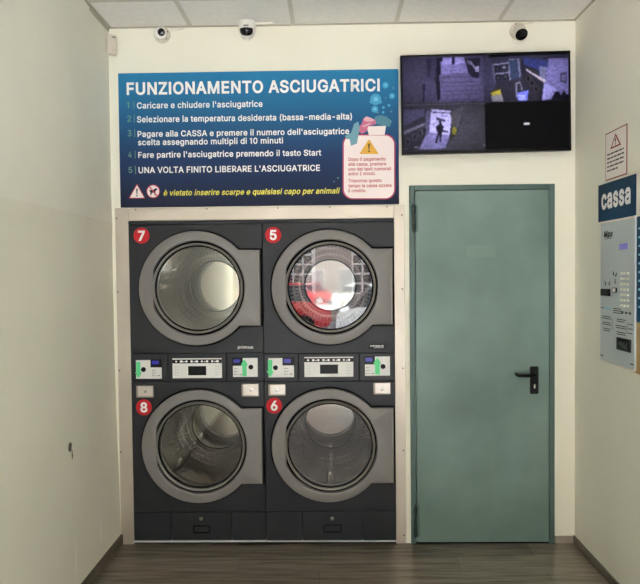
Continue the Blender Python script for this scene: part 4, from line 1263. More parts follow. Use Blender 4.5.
flat('exclamation_dot', S2([(368.2, 150.6), (369.8, 150.6), (369.8, 152.1), (368.2, 152.1)]), BLACK, 3, yt_)
for s, xr, yb2 in (('Dopo il pagamento', 385.6, 160.8), ('alla cassa, premere', 386.2, 165.7), ('uno dei tasti numerali', 391, 170.6), ('entro 2 minuti.', 375.6, 175.3),
                   ('Trascorso questo', 381.6, 182.3), ('tempo la cassa azzera', 391.5, 187.3), ('il credito.', 366, 192.3)):
    stext('notice_lettering', s, 348.4, xr, yb2 - 3.5, yb2, REDP, 0.02, parent=bag, y=layer(2))

# ------------------------------------------------------------------ television with camera feeds
YTV = -0.075
tvc = [bw(*p, YTV) for p in ((401, 55), (571, 50.6), (571, 150), (401.5, 155))]
tx = sum(p[0] for p in tvc) / 4
tz = sum(p[1] for p in tvc) / 4
tw_ = (tvc[1][0] - tvc[0][0] + tvc[2][0] - tvc[3][0]) / 2
th_ = (tvc[0][1] - tvc[3][1] + tvc[1][1] - tvc[2][1]) / 2
ang = (math.atan2(tvc[1][1] - tvc[0][1], tw_) + math.atan2(tvc[2][1] - tvc[3][1], tw_)) / 2
tv = thing('television', 'black flat television showing dim security camera pictures above the teal door', 'television', (tx, 0, tz), (0, -ang, 0))
hw_, hh_ = tw_ / 2, th_ / 2
TVB = mat('tv_black', lin(8, 8, 9), 0.35, spec=0.25)
bm = bmesh.new()
bz = 0.011
add_box(bm, -hw_, hw_, YTV, YTV + 0.03, hh_ - bz, hh_, 0.002)
add_box(bm, -hw_, hw_, YTV, YTV + 0.03, -hh_, -hh_ + bz * 1.5, 0.002)
add_box(bm, -hw_, -hw_ + bz, YTV, YTV + 0.03, -hh_ + bz, hh_ - bz, 0.002)
add_box(bm, hw_ - bz, hw_, YTV, YTV + 0.03, -hh_ + bz, hh_ - bz, 0.002)
obj('bezel', bm, TVB, tv)
bm = bmesh.new()
add_box(bm, -hw_ + 0.004, hw_ - 0.004, YTV + 0.008, YTV + 0.045, -hh_ + 0.004, hh_ - 0.004, 0.004)
obj('back_shell', bm, TVB, tv)
obj('wall_bracket', box(-0.12, 0.12, YTV + 0.045, -0.0005, -0.1, 0.1, 0.002), BLKMET, tv)
# the picture on the screen
GW, GH = 220, 126
img = np.zeros((GH, GW, 3))
PX0, PX1, PY0, PY1 = 402.2, 569.2, 53.5, 152.5      # screen in picture px (level frame)
gx_, gy_ = np.meshgrid((np.arange(GW) + .5) / GW * (PX1 - PX0) + PX0, (np.arange(GH) + .5) / GH * (PY1 - PY0) + PY0)


def paint(pts, col, a=1.0):
    # picture coordinates, undoing the slight tilt of the set
    P = [(x, y + (x - 485.7) * 0.0237) for x, y in pts]
    ins = np.zeros(gx_.shape, bool)
    n = len(P)
    for i in range(n):
        (x1, y1), (x2, y2) = P[i], P[(i + 1) % n]
        if y1 == y2:
            continue
        c = ((y1 > gy_) != (y2 > gy_)) & (gx_ < (x2 - x1) * (gy_ - y1) / (y2 - y1) + x1)
        ins ^= c
    img[ins] = img[ins] * (1 - a) + np.array(col) * a


def f1(pts):   # coordinates read in the enlarged upper left feed
    return [(398 + x / 7.11, 48 + y / 7.11) for x, y in pts]


def f2(pts):
    return [(484 + x / 7.11, 48 + y / 7.11) for x, y in pts]


def f3(pts):
    return [(398 + x / 7.11, 100 + y / 7.11) for x, y in pts]


img[:] = (8, 8, 10)
# feed 1: washing machine row and floor towards the entrance
paint(f1([(20, 50), (648, 35), (648, 430), (20, 440)]), (62, 58, 84))
paint(f1([(205, 60), (300, 58), (300, 440), (160, 440)]), (54, 50, 76))
paint(f1([(205, 75), (240, 70), (225, 210), (215, 190)]), (38, 35, 58))
paint(f1([(180, 240), (250, 225), (290, 240), (290, 430), (165, 430)]), (66, 62, 92))
paint(f1([(178, 250), (192, 250), (182, 420), (170, 420)]), (30, 28, 48))
paint(f1([(290, 60), (590, 50), (600, 220), (640, 420), (290, 430)]), (88, 82, 124))
paint(f1([(300, 60), (470, 55), (480, 100), (310, 110)]), (150, 140, 214))
paint(f1([(310, 110), (490, 100), (500, 170), (310, 180)]), (116, 108, 168))
paint(f1([(280, 60), (300, 60), (306, 180), (296, 190), (300, 360), (280, 380), (268, 230)]), (26, 24, 40))
paint(f1([(300, 60), (320, 60), (318, 85), (304, 90)]), (24, 22, 40))
paint(f1([(384, 56), (408, 55), (410, 95), (396, 112), (384, 100)]), (40, 36, 66))
for k, yy in enumerate((200, 238, 268, 300, 330, 372)):
    paint(f1([(305, yy), (560, yy - 10), (585, yy - 4), (560, yy + 4), (305, yy + 8)]), (66, 61, 96), 0.7)
paint(f1([(585, 60), (648, 50), (648, 380), (620, 370), (590, 220)]), (74, 69, 106))
paint(f1([(480, 60), (590, 56), (580, 210), (530, 205), (500, 160)]), (36, 33, 52))
paint(f1([(548, 125), (582, 118), (580, 160), (555, 165)]), (150, 144, 190))
paint(f1([(510, 85), (522, 80), (555, 130), (545, 138)]), (126, 120, 160))
paint(f1([(490, 75), (505, 72), (520, 110), (505, 112)]), (96, 90, 130))
paint(f1([(20, 400), (640, 380), (640, 440), (20, 440)]), (50, 47, 68), 0.5)
# feed 2: dryers, door and the washing machines
paint(f2([(0, 55), (610, 35), (610, 385), (0, 390)]), (52, 50, 72))
paint(f2([(0, 60), (60, 58), (90, 250), (20, 380), (0, 380)]), (64, 61, 92))
paint(f2([(60, 110), (180, 95), (195, 230), (80, 240)]), (46, 44, 66))
paint(f2([(66, 108), (186, 92), (188, 102), (70, 118)]), (130, 128, 165))
paint(f2([(176, 92), (186, 92), (194, 228), (184, 228)]), (120, 118, 150))
paint(f2([(72, 176), (186, 164), (188, 174), (74, 186)]), (122, 120, 156))
paint(f2([(62, 118), (72, 116), (86, 236), (76, 240)]), (100, 98, 130))
for (x, y, c) in ((100, 142, (58, 56, 74)), (150, 132, (120, 120, 150)), (104, 208, (66, 62, 76)), (158, 200, (74, 70, 84))):
    paint(f2([(x + 20 * math.cos(a), y + 20 * math.sin(a)) for a in np.linspace(0, 2 * PI, 14, False)]), (26, 25, 36))
    paint(f2([(x + 12 * math.cos(a), y + 12 * math.sin(a)) for a in np.linspace(0, 2 * PI, 14, False)]), c)
paint(f2([(182, 75), (246, 68), (256, 205), (196, 225)]), (52, 62, 92))
paint(f2([(180, 72), (250, 64), (252, 72), (182, 80)]), (108, 108, 142))
paint(f2([(244, 66), (256, 65), (268, 200), (256, 208)]), (112, 110, 146))
paint(f2([(90, 240), (290, 215), (420, 380), (130, 390)]), (46, 44, 58))
paint(f2([(280, 60), (470, 90), (440, 240), (410, 380), (290, 230), (265, 150)]), (38, 36, 50))
paint(f2([(280, 58), (466, 84), (456, 190), (405, 210), (390, 150), (290, 110)]), (50, 58, 118))
paint(f2([(400, 125), (455, 130), (440, 225), (400, 215)]), (104, 104, 142))
paint(f2([(298, 150), (310, 145), (446, 228), (440, 252)]), (172, 160, 182))
paint(f2([(320, 130), (390, 150), (390, 195), (330, 160)]), (44, 42, 50))
for (x, y) in ((320, 215), (345, 250), (375, 295)):
    paint(f2([(x + 22 * math.cos(a), y + 28 * math.sin(a)) for a in np.linspace(0, 2 * PI, 14, False)]), (62, 58, 66))
    paint(f2([(x + 13 * math.cos(a), y + 18 * math.sin(a)) for a in np.linspace(0, 2 * PI, 14, False)]), (22, 21, 28))
paint(f2([(470, 55), (606, 45), (606, 330), (540, 360), (415, 376), (440, 245)]), (116, 110, 172))
paint(f2([(430, 250), (520, 290), (500, 360), (415, 376)]), (150, 144, 214))
paint(f2([(548, 175), (596, 165), (594, 255), (546, 240)]), (62, 58, 94))
paint(f2([(558, 190), (588, 184), (586, 235), (556, 226)]), (98, 92, 140))
paint(f2([(480, 372), (510, 310), (535, 310), (550, 340), (570, 300), (590, 330), (606, 330), (606, 378)]), (20, 19, 34))
paint(f2([(420, 55), (606, 45), (606, 62), (420, 72)]), (40, 38, 58))
paint(f2([(45, 310), (115, 285), (130, 350), (60, 345)]), (196, 180, 70))
paint(f2([(50, 340), (130, 330), (140, 380), (60, 382)]), (150, 146, 160))
paint(f2([(45, 308), (115, 284), (118, 295), (48, 320)]), (70, 60, 30))
paint(f2([(228, 250), (262, 235), (280, 300), (270, 300), (258, 248), (236, 260), (240, 350), (228, 350)]), (130, 128, 160))
paint(f2([(238, 320), (320, 300), (310, 378), (242, 378)]), (118, 126, 240))
paint(f2([(246, 338), (300, 330), (296, 374), (250, 374)]), (168, 172, 255))
# feed 3: the entrance with a figure against the daylight
paint(f3([(20, 20), (640, 10), (640, 375), (20, 390)]), (58, 55, 70))
paint(f3([(20, 45), (195, 60), (205, 240), (120, 370), (20, 385)]), (44, 42, 56))
paint(f3([(30, 70), (185, 65), (190, 110), (30, 200)]), (70, 68, 98))
paint(f3([(30, 230), (195, 165), (200, 180), (30, 260)]), (104, 100, 124))
for (x, y) in ((60, 310), (110, 275), (150, 245), (182, 225)):
    paint(f3([(x + 20 * math.cos(a), y + 28 * math.sin(a)) for a in np.linspace(0, 2 * PI, 14, False)]), (74, 71, 84))
    paint(f3([(x + 12 * math.cos(a), y + 19 * math.sin(a)) for a in np.linspace(0, 2 * PI, 14, False)]), (30, 28, 38))
paint(f3([(200, 240), (370, 235), (330, 360), (140, 370)]), (122, 116, 172))
paint(f3([(195, 90), (230, 70), (235, 240), (190, 260)]), (80, 76, 110))
paint(f3([(235, 66), (385, 82), (360, 262), (215, 240)]), (176, 170, 226))
paint(f3([(240, 86), (380, 96), (378, 104), (240, 94)]), (70, 66, 100))
paint(f3([(262, 135), (280, 130), (335, 150), (330, 162), (275, 152)]), (60, 56, 90))
paint(f3([(300, 105), (350, 115), (340, 130), (300, 122)]), (140, 134, 190))
paint(f3([(310, 225), (355, 230), (355, 240), (310, 238)]), (60, 56, 80))
for q in ([(286, 160), (304, 158), (307, 180), (290, 184)], [(268, 192), (284, 182), (308, 182), (320, 200), (314, 236), (306, 250), (278, 250), (264, 206)],
          [(276, 246), (290, 248), (270, 320), (256, 317)], [(288, 246), (306, 246), (298, 312), (286, 310)]):
    paint(f3(q), (34, 30, 44))
paint(f3([(380, 205), (395, 195), (425, 200), (420, 300), (365, 305), (360, 260)]), (44, 40, 44))
paint(f3([(380, 215), (398, 195), (415, 225), (405, 260), (378, 250)]), (120, 116, 50))
paint(f3([(455, 40), (620, 25), (620, 370), (330, 368), (440, 200)]), (64, 63, 74))
paint(f3([(452, 45), (462, 42), (420, 215), (412, 212)]), (84, 82, 96))
paint(f3([(370, 90), (450, 45), (415, 200), (378, 190)]), (72, 69, 78))
paint(f3([(596, 330), (645, 336), (645, 346), (596, 342)]), (150, 148, 170), 0.7)
for (x, y) in ((120, 352), (45, 362)):
    paint(f3([(x - 14, y - 5), (x + 16, y - 6), (x + 16, y + 3), (x - 14, y + 4)]), (120, 118, 140))
# feed 4: no signal
paint([(485.2, 103.5), (570, 101), (570, 150), (485.2, 153)], (9, 9, 11))
paint([(523.6, 124.0), (529.8, 123.9), (529.8, 126.2), (523.6, 126.3)], (190, 188, 196))
# thin borders of the feeds and the writing strip
paint([(401, 104.9), (486, 102.7), (486, 103.6), (401, 105.8)], (96, 94, 112))
paint([(484.8, 53), (485.7, 53), (485.7, 103), (484.8, 103)], (60, 58, 76))
fx = np.abs(((gx_ - PX0) / (PX1 - PX0) * 2) % 1 - 0.5) * 2
fy = np.abs(((gy_ - PY0) / (PY1 - PY0) * 2) % 1 - 0.5) * 2
img *= (1.12 - 0.38 * np.clip(fx ** 2 * 0.6 + fy ** 2 * 0.6, 0, 1))[..., None]
grain = np.random.default_rng(5).normal(1, 0.07, (GH // 2 + 1, GW // 3 + 1)).repeat(2, 0).repeat(3, 1)[:GH, :GW]
img *= grain[..., None]
rng = np.random.default_rng(3)
img *= rng.normal(1.0, 0.045, (GH, GW, 1))
pad = np.pad(img, ((1, 1), (1, 1), (0, 0)), 'edge')
img = 0.5 * img + 0.5 * sum(pad[a:a + GH, c:c + GW] for a in range(3) for c in range(3)) / 9
img = np.clip(img, 4, 255)
lim = np.where(img / 255 <= 0.04045, img / 255 / 12.92, ((img / 255 + 0.055) / 1.055) ** 2.4)
me = bpy.data.meshes.new('screen')
x0, x1, z0, z1 = -hw_ + bz * 0.9, hw_ - bz * 0.9, -hh_ + bz * 1.4, hh_ - bz * 0.9
verts = [(x0 + (x1 - x0) * i / GW, YTV + 0.007, z1 + (z0 - z1) * j / GH) for j in range(GH + 1) for i in range(GW + 1)]
faces = [(j * (GW + 1) + i, (j + 1) * (GW + 1) + i, (j + 1) * (GW + 1) + i + 1, j * (GW + 1) + i + 1) for j in range(GH) for i in range(GW)]
me.from_pydata(verts, [], faces)
at = me.color_attributes.new('picture', 'FLOAT_COLOR', 'CORNER')
buf = np.ones((GH * GW, 4, 4), np.float32)
buf[:, :, :3] = lim.reshape(-1, 1, 3)
at.data.foreach_set('color', buf.ravel())
SCR = mat('lit_screen', (0.002, 0.002, 0.002, 1), 0.3, spec=0.06)
nt, N, L, b = nodes(SCR)
ca = N.new('ShaderNodeVertexColor')
ca.layer_name = 'picture'
L.new(ca.outputs[0], b.inputs['Emission Color'])
b.inputs['Emission Strength'].default_value = 1.08 / 2 ** SC.view_settings.exposure
me.materials.append(SCR)
so = bpy.data.objects.new('screen', me)
C.objects.link(so)
so.parent = tv

# ------------------------------------------------------------------ security cameras and the motion detector
CAMW = mat('camera_white', lin(226, 220, 212), 0.4)
CAMG = mat('camera_grey_white', lin(214, 206, 190), 0.4)
LENS = mat('camera_lens', lin(14, 12, 14), 0.12)
LENSG = mat('camera_face', lin(120, 112, 118), 0.25, 0.4)


def turret(label, px, py, aim, r, facemat, group, cable, LN, LR, LO=(0, 0)):
    x, z = bw(px, py, -0.02)
    root = thing('security_camera', label, 'security camera', (x, 0, z), group=group)
    bm = bmesh.new()
    add_lathe(bm, [(0, 0), (r, 0), (r, -0.012), (r * 0.94, -0.018), (r * 0.7, -0.02), (0, -0.02)], 32)
    base = obj('mount_base', bm, CAMG, root, 40)
    for a in (0.35, -0.75, 2.0):
        bm = bmesh.new()
        add_lathe(bm, [(0, -0.021), (0.004, -0.021), (0.004, -0.015)], 10, r * 0.82 * math.cos(a), r * 0.82 * math.sin(a))
        obj('screw', bm, SCREW, base)
    q = Vector(aim).normalized().to_track_quat('Y', 'Z').to_matrix()
    rb = r * 0.76
    prof = [(0, 0.022), (rb * 0.8, 0.015), (rb, -0.002), (rb, -LN + 0.007), (rb * 0.93, -LN)]
    bm = bmesh.new()
    add_lathe(bm, [(a, -b) for a, b in [(p[0], p[1]) for p in prof]], 32)
    bmesh.ops.transform(bm, matrix=q.to_4x4(), verts=bm.verts[:])
    off = Vector((0, -0.028, -0.002))
    bmesh.ops.translate(bm, vec=off, verts=bm.verts[:])
    hd = obj('camera_head', bm, CAMW, root, 40)
    bm = bmesh.new()
    add_lathe(bm, [(rb * 0.94, LN - 0.001), (rb * 0.86, LN - 0.007), (0, LN - 0.007)], 32)
    bmesh.ops.transform(bm, matrix=q.to_4x4(), verts=bm.verts[:])
    bmesh.ops.translate(bm, vec=off, verts=bm.verts[:])
    fc = obj('face_ring', bm, facemat, hd, 40)
    bm = bmesh.new()
    add_lathe(bm, [(rb * LR, LN - 0.0075), (rb * LR * 0.95, LN - 0.002), (rb * LR * 0.5, LN + 0.001), (0, LN + 0.002)], 24, *LO)
    bmesh.ops.transform(bm, matrix=q.to_4x4(), verts=bm.verts[:])
    bmesh.ops.translate(bm, vec=off, verts=bm.verts[:])
    obj('lens', bm, LENS, hd, 40)
    pts = [bw(a, b_, -0.004) for a, b_ in cable]
    obj('cable', tube([(a - x, -0.005, b_ - z) for a, b_ in pts], 0.0035, 8), CAMW, root, 60)
    return root


G = 'round white security cameras below the ceiling'
turret('round white security camera turned down left, near the left corner', 161.6, 34.2, (0.16, -1, -0.26), 0.047, CAMW, G,
       [(166, 31.5), (172, 30.6), (178, 30.2), (184, 29.0)], 0.04, 0.60, (-0.004, 0.007))
turret('round white security camera tilted down, above the television', 518.9, 30.4, (0.02, -1, -0.95), 0.049, LENS, G,
       [(523, 24.6), (530, 23.6), (537, 20.9)], 0.058, 0.85)
# dome camera
x, z = bw(246.9, 18, -0.06)
dome = thing('dome_camera', 'white dome security camera with dark bubble under the ceiling edge', 'security camera', (x, -0.062, H - 0.0045))


def zlathe(prof, n=40, squash=1.0):
    bm = lathe(prof, n)
    bmesh.ops.rotate(bm, cent=(0, 0, 0), matrix=Matrix.Rotation(-PI / 2, 3, 'X'), verts=bm.verts[:])
    return bm          # (r, y) becomes (r, z = -y)


zd = H - 0.0045
zt_ = bw(246.9, 37.2, -0.1)[1]
hgt = zd - zt_
obj('housing', zlathe([(0, 0), (0.049, 0.0), (0.050, 0.008), (0.0495, 0.45 * hgt), (0.047, 0.58 * hgt), (0.040, 0.72 * hgt), (0.028, 0.9 * hgt), (0.014, hgt), (0, hgt)]), CAMW, dome, 60)
bm = bmesh.new()
bmesh.ops.create_uvsphere(bm, u_segments=28, v_segments=16, radius=0.041)
for v in bm.verts:
    v.co = Vector((v.co.x, v.co.y * 0.9 - 0.016, v.co.z * 1.0 - 0.50 * hgt))
geo = bmesh.ops.bisect_plane(bm, geom=bm.verts[:] + bm.edges[:] + bm.faces[:], plane_co=(0, 0, -0.49 * hgt), plane_no=(0, 0, 1), clear_outer=True)
obj('dark_bubble', bm, LENS, dome, 60)
obj('maker_plate', box(-0.014, 0.014, -0.0508, -0.047, -0.40 * hgt, -0.34 * hgt), DARKINK, dome)
obj('cable', tube([(0.045, 0.0, -0.010), (0.09, 0.0, -0.007), (0.15, 0.0, -0.007)], 0.007, 8), CAMW, dome, 60)

# motion detector in the corner
x0, z1 = bw(105.6, 35, -0.03)
x1, z0 = bw(117.4, 54.6, -0.03)
md = thing('motion_detector', 'small cream motion detector fixed high in the left corner', 'motion detector', (0.004, -0.003, z0), (0, 0, math.radians(38)))
ht = z1 - z0
PIRM = mat('detector_plastic', lin(212, 202, 188), 0.4)
bm = bmesh.new()
prof = [(0.0, 0.0), (-0.034, 0.004), (-0.042, ht * 0.18), (-0.044, ht * 0.55), (-0.040, ht * 0.86), (-0.03, ht * 0.98), (0.0, ht)]
secs = []
for xx, k in ((-0.031, 0.72), (-0.027, 0.9), (-0.018, 1.0), (0.018, 1.0), (0.027, 0.9), (0.031, 0.72)):
    secs.append([bm.verts.new((xx, y * k - 0.022, z)) for y, z in prof])
for a, b_ in zip(secs, secs[1:]):
    for i in range(len(prof)):
        j = (i + 1) % len(prof)
        bm.faces.new((a[i], a[j], b_[j], b_[i]))
bm.faces.new(secs[0])
bm.faces.new(list(reversed(secs[-1])))
obj('shell', bm, PIRM, md, 35)
obj('sensor_lens', box(-0.016, 0.016, -0.0685, -0.060, ht * 0.2, ht * 0.58, 0.003), CAMG, md)
obj('indicator_slot', box(-0.004, 0.016, -0.0665, -0.058, ht * 0.80, ht * 0.835, 0.0006), DARKINK, md)
obj('corner_bracket', box(-0.02, 0.02, -0.023, -0.012, ht * 0.1, ht * 0.9), PIRM, md)

# ------------------------------------------------------------------ right wall: notices and the pay station
RW = (0, 0, -PI / 2)          # local x runs towards the camera, local y into the wall


def rpanel(name, label, cat, tl, tr, br, bl, depth):
    P = [rw(*p, W - depth) for p in (tl, tr, br, bl)]
    ya = (P[0][0] + P[3][0]) / 2
    yb_ = (P[1][0] + P[2][0]) / 2
    zt = (P[0][1] + P[1][1]) / 2
    zb = (P[2][1] + P[3][1]) / 2
    root = thing(name, label, cat, (W, (ya + yb_) / 2, (zt + zb) / 2), RW)
    return root, abs(ya - yb_), zt - zb


NAVY = noise_mat('navy_print', lin(20, 54, 82), lin(26, 72, 106), 2, 0.55, spec=0.15)
r, w, h = rpanel('warning_notice', 'small white paper notice with red edged warning triangle on right wall', 'notice',
                 (605.5, 134), (626.9, 123.7), (626.9, 173.4), (605.3, 181.9), 0.003)
sheet = obj('sheet', box(-w / 2, w / 2, -0.003, -0.0003, -h / 2, h / 2), mat('notice_border', lin(140, 70, 66), 0.6), r)
obj('paper', box(-w / 2 + 0.006, w / 2 - 0.006, -0.0036, -0.0025, -h / 2 + 0.006, h / 2 - 0.006), mat('notice_paper', lin(226, 218, 212), 0.6), r)
tz_ = h * 0.13
ta = flatp = obj('warning_triangle', prism([(-w * 0.25, tz_), (w * 0.25, tz_), (0, tz_ + h * 0.29)], -0.0042, -0.0034), mat('dull_red_print', lin(140, 56, 52), 0.6), r)
obj('triangle_field', prism([(-w * 0.17, tz_ + h * 0.035), (w * 0.17, tz_ + h * 0.035), (0, tz_ + h * 0.22)], -0.0047, -0.004), mat('notice_paper_2', lin(226, 218, 212), 0.6), ta)
obj('exclamation_mark', prism([(-0.004, tz_ + h * 0.10), (0.004, tz_ + h * 0.10), (0.006, tz_ + h * 0.18), (-0.006, tz_ + h * 0.18)], -0.0052, -0.0046), BLACK, ta)
obj('exclamation_dot', prism(circ(0, tz_ + h * 0.068, 0.005, 10), -0.0052, -0.0046), BLACK, ta)
rl = random.Random(11)
for i in range(5):
    bm = bmesh.new()
    zz = h * (0.035 - 0.085 * i)
    u = -w * 0.40
    end = w * (0.38 if i < 4 else 0.10)
    while u < end:
        e_ = min(end, u + w * rl.uniform(0.08, 0.2))
        add_box(bm, u, e_, -0.0042, -0.0034, zz - h * 0.016, zz + h * 0.016)
        u = e_ + w * 0.03
    obj('printed_line', bm, DARKINK, r)

r, w, h = rpanel('cashier_sign', 'dark blue sign reading cassa in white above the payment machine', 'sign',
                 (598.3, 185.6), (635.3, 174.0), (635.3, 215.2), (598.2, 222.2), 0.006)
obj('panel', box(-w / 2, w / 2, -0.006, -0.0005, -h / 2, h / 2, 0.001), NAVY, r)
text('lettering', 'cassa', -w * 0.40, -h * 0.19, h * 0.40 * 1.35, WINK, r, width=w * 0.79, y=-0.0068, bold=0.03)

r, w, h = rpanel('payment_machine', 'pale grey payment machine with keypad and slots set into right wall', 'payment machine',
                 (599.8, 223.2), (635.0, 216.8), (635.0, 372.2), (600.2, 359.6), 0.012)
PANEL = noise_mat('brushed_panel', lin(178, 186, 188), lin(186, 194, 196), 3, 0.45, metal=0.0)
obj('face_panel', box(-w / 2 + 0.008, w / 2 - 0.003, -0.013, -0.001, -h / 2 + 0.006, h / 2 - 0.004, 0.002), PANEL, r)
obj('housing_rim', box(-w / 2 - 0.008, w / 2 - 0.006, -0.010, -0.0005, -h / 2, h / 2 + 0.006, 0.003), CAMW, r)
YM = -0.0135


def uvb(u0, u1, v0, v1, d0, d1, bev=0.0):
    return box(-w / 2 + u0 * w, -w / 2 + u1 * w, d1, d0, h / 2 - v1 * h, h / 2 - v0 * h, bev)


text('maker_lettering', 'Mps', -w / 2 + 0.13 * w, h / 2 - 0.108 * h, h * 0.044, BLACK, r, width=w * 0.27, y=YM - 0.001, bold=0.035, shear=0.15)
obj('maker_underline', uvb(0.14, 0.36, 0.118, 0.122, YM, YM - 0.001), DARKINK, r)
obj('display', uvb(0.60, 0.82, 0.165, 0.205, YM, YM - 0.004, 0.001), mat('violet_display', lin(96, 92, 140), 0.3, emit=lin(110, 106, 170), estr=0.25), r)
obj('card_slot', uvb(0.10, 0.34, 0.475, 0.525, YM, YM - 0.014, 0.003), BLACK, r)
obj('coin_button', uvb(0.42, 0.53, 0.463, 0.497, YM, YM - 0.006, 0.002), BLACK, r)
obj('coin_slot', uvb(0.44, 0.51, 0.468, 0.492, YM - 0.004, YM - 0.0075, 0.001), WINK, r)
for i, (u, v, a) in enumerate(((0.18, 0.435, -0.5), (0.30, 0.435, 0.5), (0.42, 0.365, -0.6), (0.50, 0.375, 0.6), (0.47, 0.42, 0))):
    cx_, cz_ = -w / 2 + u * w, h / 2 - v * h
    bm = bmesh.new()
    add_prism(bm, [(-0.003, -0.012), (0.003, -0.012), (0.003, 0.004), (0.008, 0.004), (0, 0.014), (-0.008, 0.004), (-0.003, 0.004)], YM - 0.001, YM + 0.0005)
    bmesh.ops.rotate(bm, cent=(0, 0, 0), matrix=Matrix.Rotation(PI + a, 3, 'Y'), verts=bm.verts[:])
    bmesh.ops.translate(bm, vec=(cx_, 0, cz_), verts=bm.verts[:])
    obj('printed_arrow', bm, DARKINK, r)
for j in range(7):
    for i in range(3):
        u, v = 0.66 + 0.085 * i, 0.365 + 0.036 * j
        b1 = obj('key', uvb(u - 0.024, u + 0.024, v - 0.0075, v + 0.0075, YM, YM - 0.005, 0.001), mat('ivory_key', lin(226, 222, 206), 0.4) if not bpy.data.materials.get('ivory_key') else bpy.data.materials['ivory_key'], r)
bm = bmesh.new()
for i in range(3):
    u = 0.68 + 0.1 * i
    add_box(bm, -w / 2 + (u - .03) * w, -w / 2 + (u + .03) * w, YM - 0.001, YM, h / 2 - 0.635 * h, h / 2 - 0.62 * h)
obj('printed_numbers', bm, DARKINK, r)
LB = mat('light_blue_key', lin(150, 206, 226), 0.4)
obj('blue_button', uvb(0.19, 0.25, 0.607, 0.622, YM, YM - 0.005, 0.001), LB, r)
obj('blue_button', uvb(0.28, 0.34, 0.607, 0.622, YM, YM - 0.005, 0.001), LB, r)
for (u0, u1, v) in ((0.04, 0.14, 0.612), (0.42, 0.64, 0.608), (0.42, 0.70, 0.622), (0.42, 0.68, 0.636), (0.08, 0.34, 0.672), (0.06, 0.36, 0.686), (0.10, 0.34, 0.715), (0.08, 0.36, 0.729),
                    (0.12, 0.34, 0.758), (0.12, 0.32, 0.772), (0.52, 0.78, 0.678), (0.52, 0.74, 0.692), (0.50, 0.78, 0.722), (0.50, 0.80, 0.736), (0.52, 0.78, 0.765), (0.52, 0.76, 0.779), (0.84, 0.96, 0.70), (0.84, 0.96, 0.73), (0.84, 0.94, 0.76)):
    obj('printed_instructions', uvb(u0, u1, v - 0.003, v + 0.003, YM, YM - 0.0008), DARKINK, r)
for (u0, u1, v) in ((0.38, 0.5, 0.72), (0.8, 0.84, 0.73)):
    obj('printed_bracket', uvb(u0, u0 + 0.02, v - 0.04, v + 0.04, YM, YM - 0.0008), GREYINK, r)
tr_ = obj('return_tray', uvb(0.56, 0.92, 0.80, 0.885, YM, YM - 0.01, 0.003), BLACK, r)
obj('tray_flap', uvb(0.62, 0.86, 0.815, 0.87, YM - 0.009, YM - 0.012, 0.001), mat('smoked_flap', lin(44, 42, 44), 0.2), tr_)
for u in (0.08, 0.94):
    obj('corner_print', uvb(u - 0.05, u + 0.04, 0.955, 0.963, YM, YM - 0.0008), DARKINK, r)

# poster whose edge shows at the right border
yA, zA = rw(635.2, 217.0, W - 0.004)
zB = rw(635.2, 373, W - 0.004)[1]
pw = 0.55
po = thing('price_poster', 'dark blue wall poster with sandy lower part, right of the payment machine', 'poster', (W, yA - pw / 2, (zA + zB) / 2), RW)
ph = zA - zB
obj('sheet', box(-pw / 2, pw / 2, -0.004, -0.0005, -ph / 2, ph / 2, 0.0005), NAVY, po)
obj('sandy_band', box(-pw / 2 + 0.001, pw / 2, -0.0045, -0.0035, -ph / 2, -ph * 0.17), noise_mat('sandy_print', lin(170, 138, 96), lin(190, 160, 116), 12, 0.6), po)
bm = bmesh.new()
for i in range(10):
    z = ph * (0.43 - 0.055 * i)
    add_box(bm, -pw / 2 + 0.035, -pw / 2 + 0.06 + 0.3 * random.random(), -0.0048, -0.0038, z - 0.010, z)
obj('printed_lines', bm, LB, po)

# ------------------------------------------------------------------ the street in front of the shop (seen in the glass and steel)
PAVE = noise_mat('pavement_slabs', lin(184, 185, 186), lin(200, 201, 202), 5, 0.8)
ROAD = noise_mat('asphalt', lin(96, 96, 98), lin(112, 112, 113), 20, 0.85)
FAC = noise_mat('stucco', lin(152, 145, 138), lin(164, 157, 150), 1, 0.8)
WFR = mat('window_frame_white', lin(230, 228, 224), 0.5)
WGL = mat('window_glass', lin(40, 48, 58), 0.08)
struct(obj('pavement', box(-14, 17, -8.2, YF - 0.1, -0.12, -0.01), PAVE))
struct(obj('road', box(-14, 17, -16, -8.2, -0.2, -0.1), ROAD))
struct(obj('pavement', box(-14, 17, -18, -16, -0.2, -0.02), PAVE))
fac = obj('facade', box(-14, 17, -18.4, -18, -0.2, 8), FAC)
struct(fac)
for i in range(6):
    for j in range(2):
        x = -7.0 + i * 3.0
        z = 0.9 + j * 3.2
        f = obj('street_window', box(x, x + 1.77, -18.0, -17.93, z, z + 1.77), WFR, fac)
        bm = bmesh.new()
        for a in range(5):
            for c in range(5):
                add_box(bm, x + 0.06 + a * 0.33, x + 0.33 + a * 0.33, -17.935, -17.92, z + 0.06 + c * 0.33, z + 0.33 + c * 0.33)
        obj('pane', bm, WGL, f)

# neighbouring fronts so the shop stands in a row of buildings
struct(obj('neighbour_wall', box(-8, -0.16, YF - 0.2, YF, 0, 6), FAC))
struct(obj('neighbour_wall', box(W + 0.16, 11, YF - 0.2, YF, 0, 6), FAC))


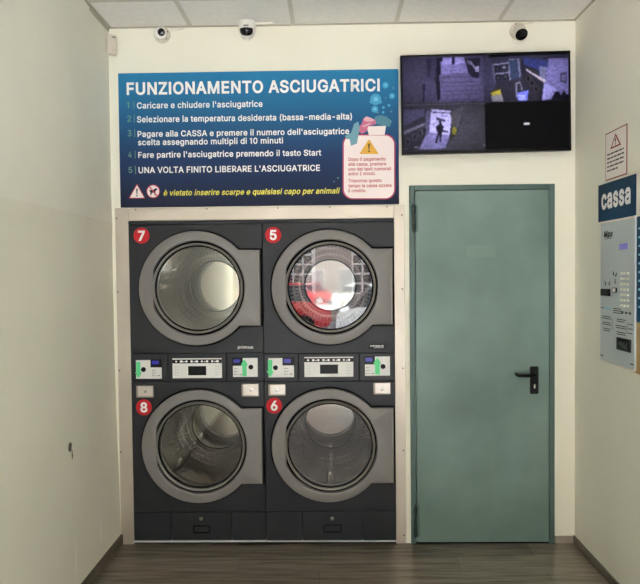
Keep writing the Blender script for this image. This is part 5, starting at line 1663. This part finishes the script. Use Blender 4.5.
def car(label, x, y, paint_col, rz=0.0):
    root = thing('parked_car', label, 'car', (x, y, -0.1), (0, 0, rz), 'cars parked along the street')
    CP = mat('car_paint', paint_col, 0.3, coat=0.6)
    secs = [(-2.05, 0.42, 0.60), (-1.95, 0.30, 0.78), (-1.3, 0.24, 0.90), (-0.9, 0.22, 0.95), (0.9, 0.22, 0.98), (1.6, 0.24, 0.96), (1.95, 0.30, 0.86), (2.05, 0.42, 0.62)]
    bm = bmesh.new()
    rings = []
    for xx, zl, zh in secs:
        k = 0.80 if abs(xx) < 1.9 else 0.66
        rings.append([bm.verts.new(p) for p in ((xx, -k, zl), (xx, -k - 0.04, (zl + zh) / 2), (xx, -k + 0.05, zh), (xx, k - 0.05, zh), (xx, k + 0.04, (zl + zh) / 2), (xx, k, zl))])
    for a, b_ in zip(rings, rings[1:]):
        for i in range(6):
            bm.faces.new((a[i], a[(i + 1) % 6], b_[(i + 1) % 6], b_[i]))
    bm.faces.new(rings[0])
    bm.faces.new(list(reversed(rings[-1])))
    obj('body', bm, CP, root, 35)
    bm = bmesh.new()
    lo = [(-1.05, 0.93), (1.75, 0.94)]
    hi = [(-0.35, 1.42), (1.25, 1.40)]
    A = [bm.verts.new(p) for p in ((lo[0][0], -0.74, lo[0][1]), (lo[1][0], -0.74, lo[1][1]), (lo[1][0], 0.74, lo[1][1]), (lo[0][0], 0.74, lo[0][1]))]
    B = [bm.verts.new(p) for p in ((hi[0][0], -0.58, hi[0][1]), (hi[1][0], -0.58, hi[1][1]), (hi[1][0], 0.58, hi[1][1]), (hi[0][0], 0.58, hi[0][1]))]
    for i in range(4):
        bm.faces.new((A[i], A[(i + 1) % 4], B[(i + 1) % 4], B[i]))
    obj('windows', bm, WGL, root)
    obj('roof', box(hi[0][0] - 0.03, hi[1][0] + 0.03, -0.6, 0.6, 1.40, 1.45, 0.02), CP, root, 40)
    for (wx, wy) in ((-1.3, -0.80), (-1.3, 0.80), (1.3, -0.80), (1.3, 0.80)):
        bm = bmesh.new()
        s = 1 if wy > 0 else -1
        add_lathe(bm, [(0, -0.09), (0.2, -0.09), (0.22, -0.1), (0.31, -0.1), (0.31, 0.09), (0, 0.09)], 24)
        wl = obj('wheel', bm, RUB, root, 40, (wx, wy, 0.31))
        obj('hub_cap', lathe([(0, -0.105), (0.19, -0.100), (0.2, -0.085), (0.2, 0.085), (0.19, 0.100), (0, 0.105)], 20), CHROME, wl, 40)
    return root


car('red car parked along the street in front of the shop', -0.75, -14.0, lin(200, 36, 44))
car('white car parked along the street, beside the red car', 3.45, -11.0, lin(226, 226, 224), PI)
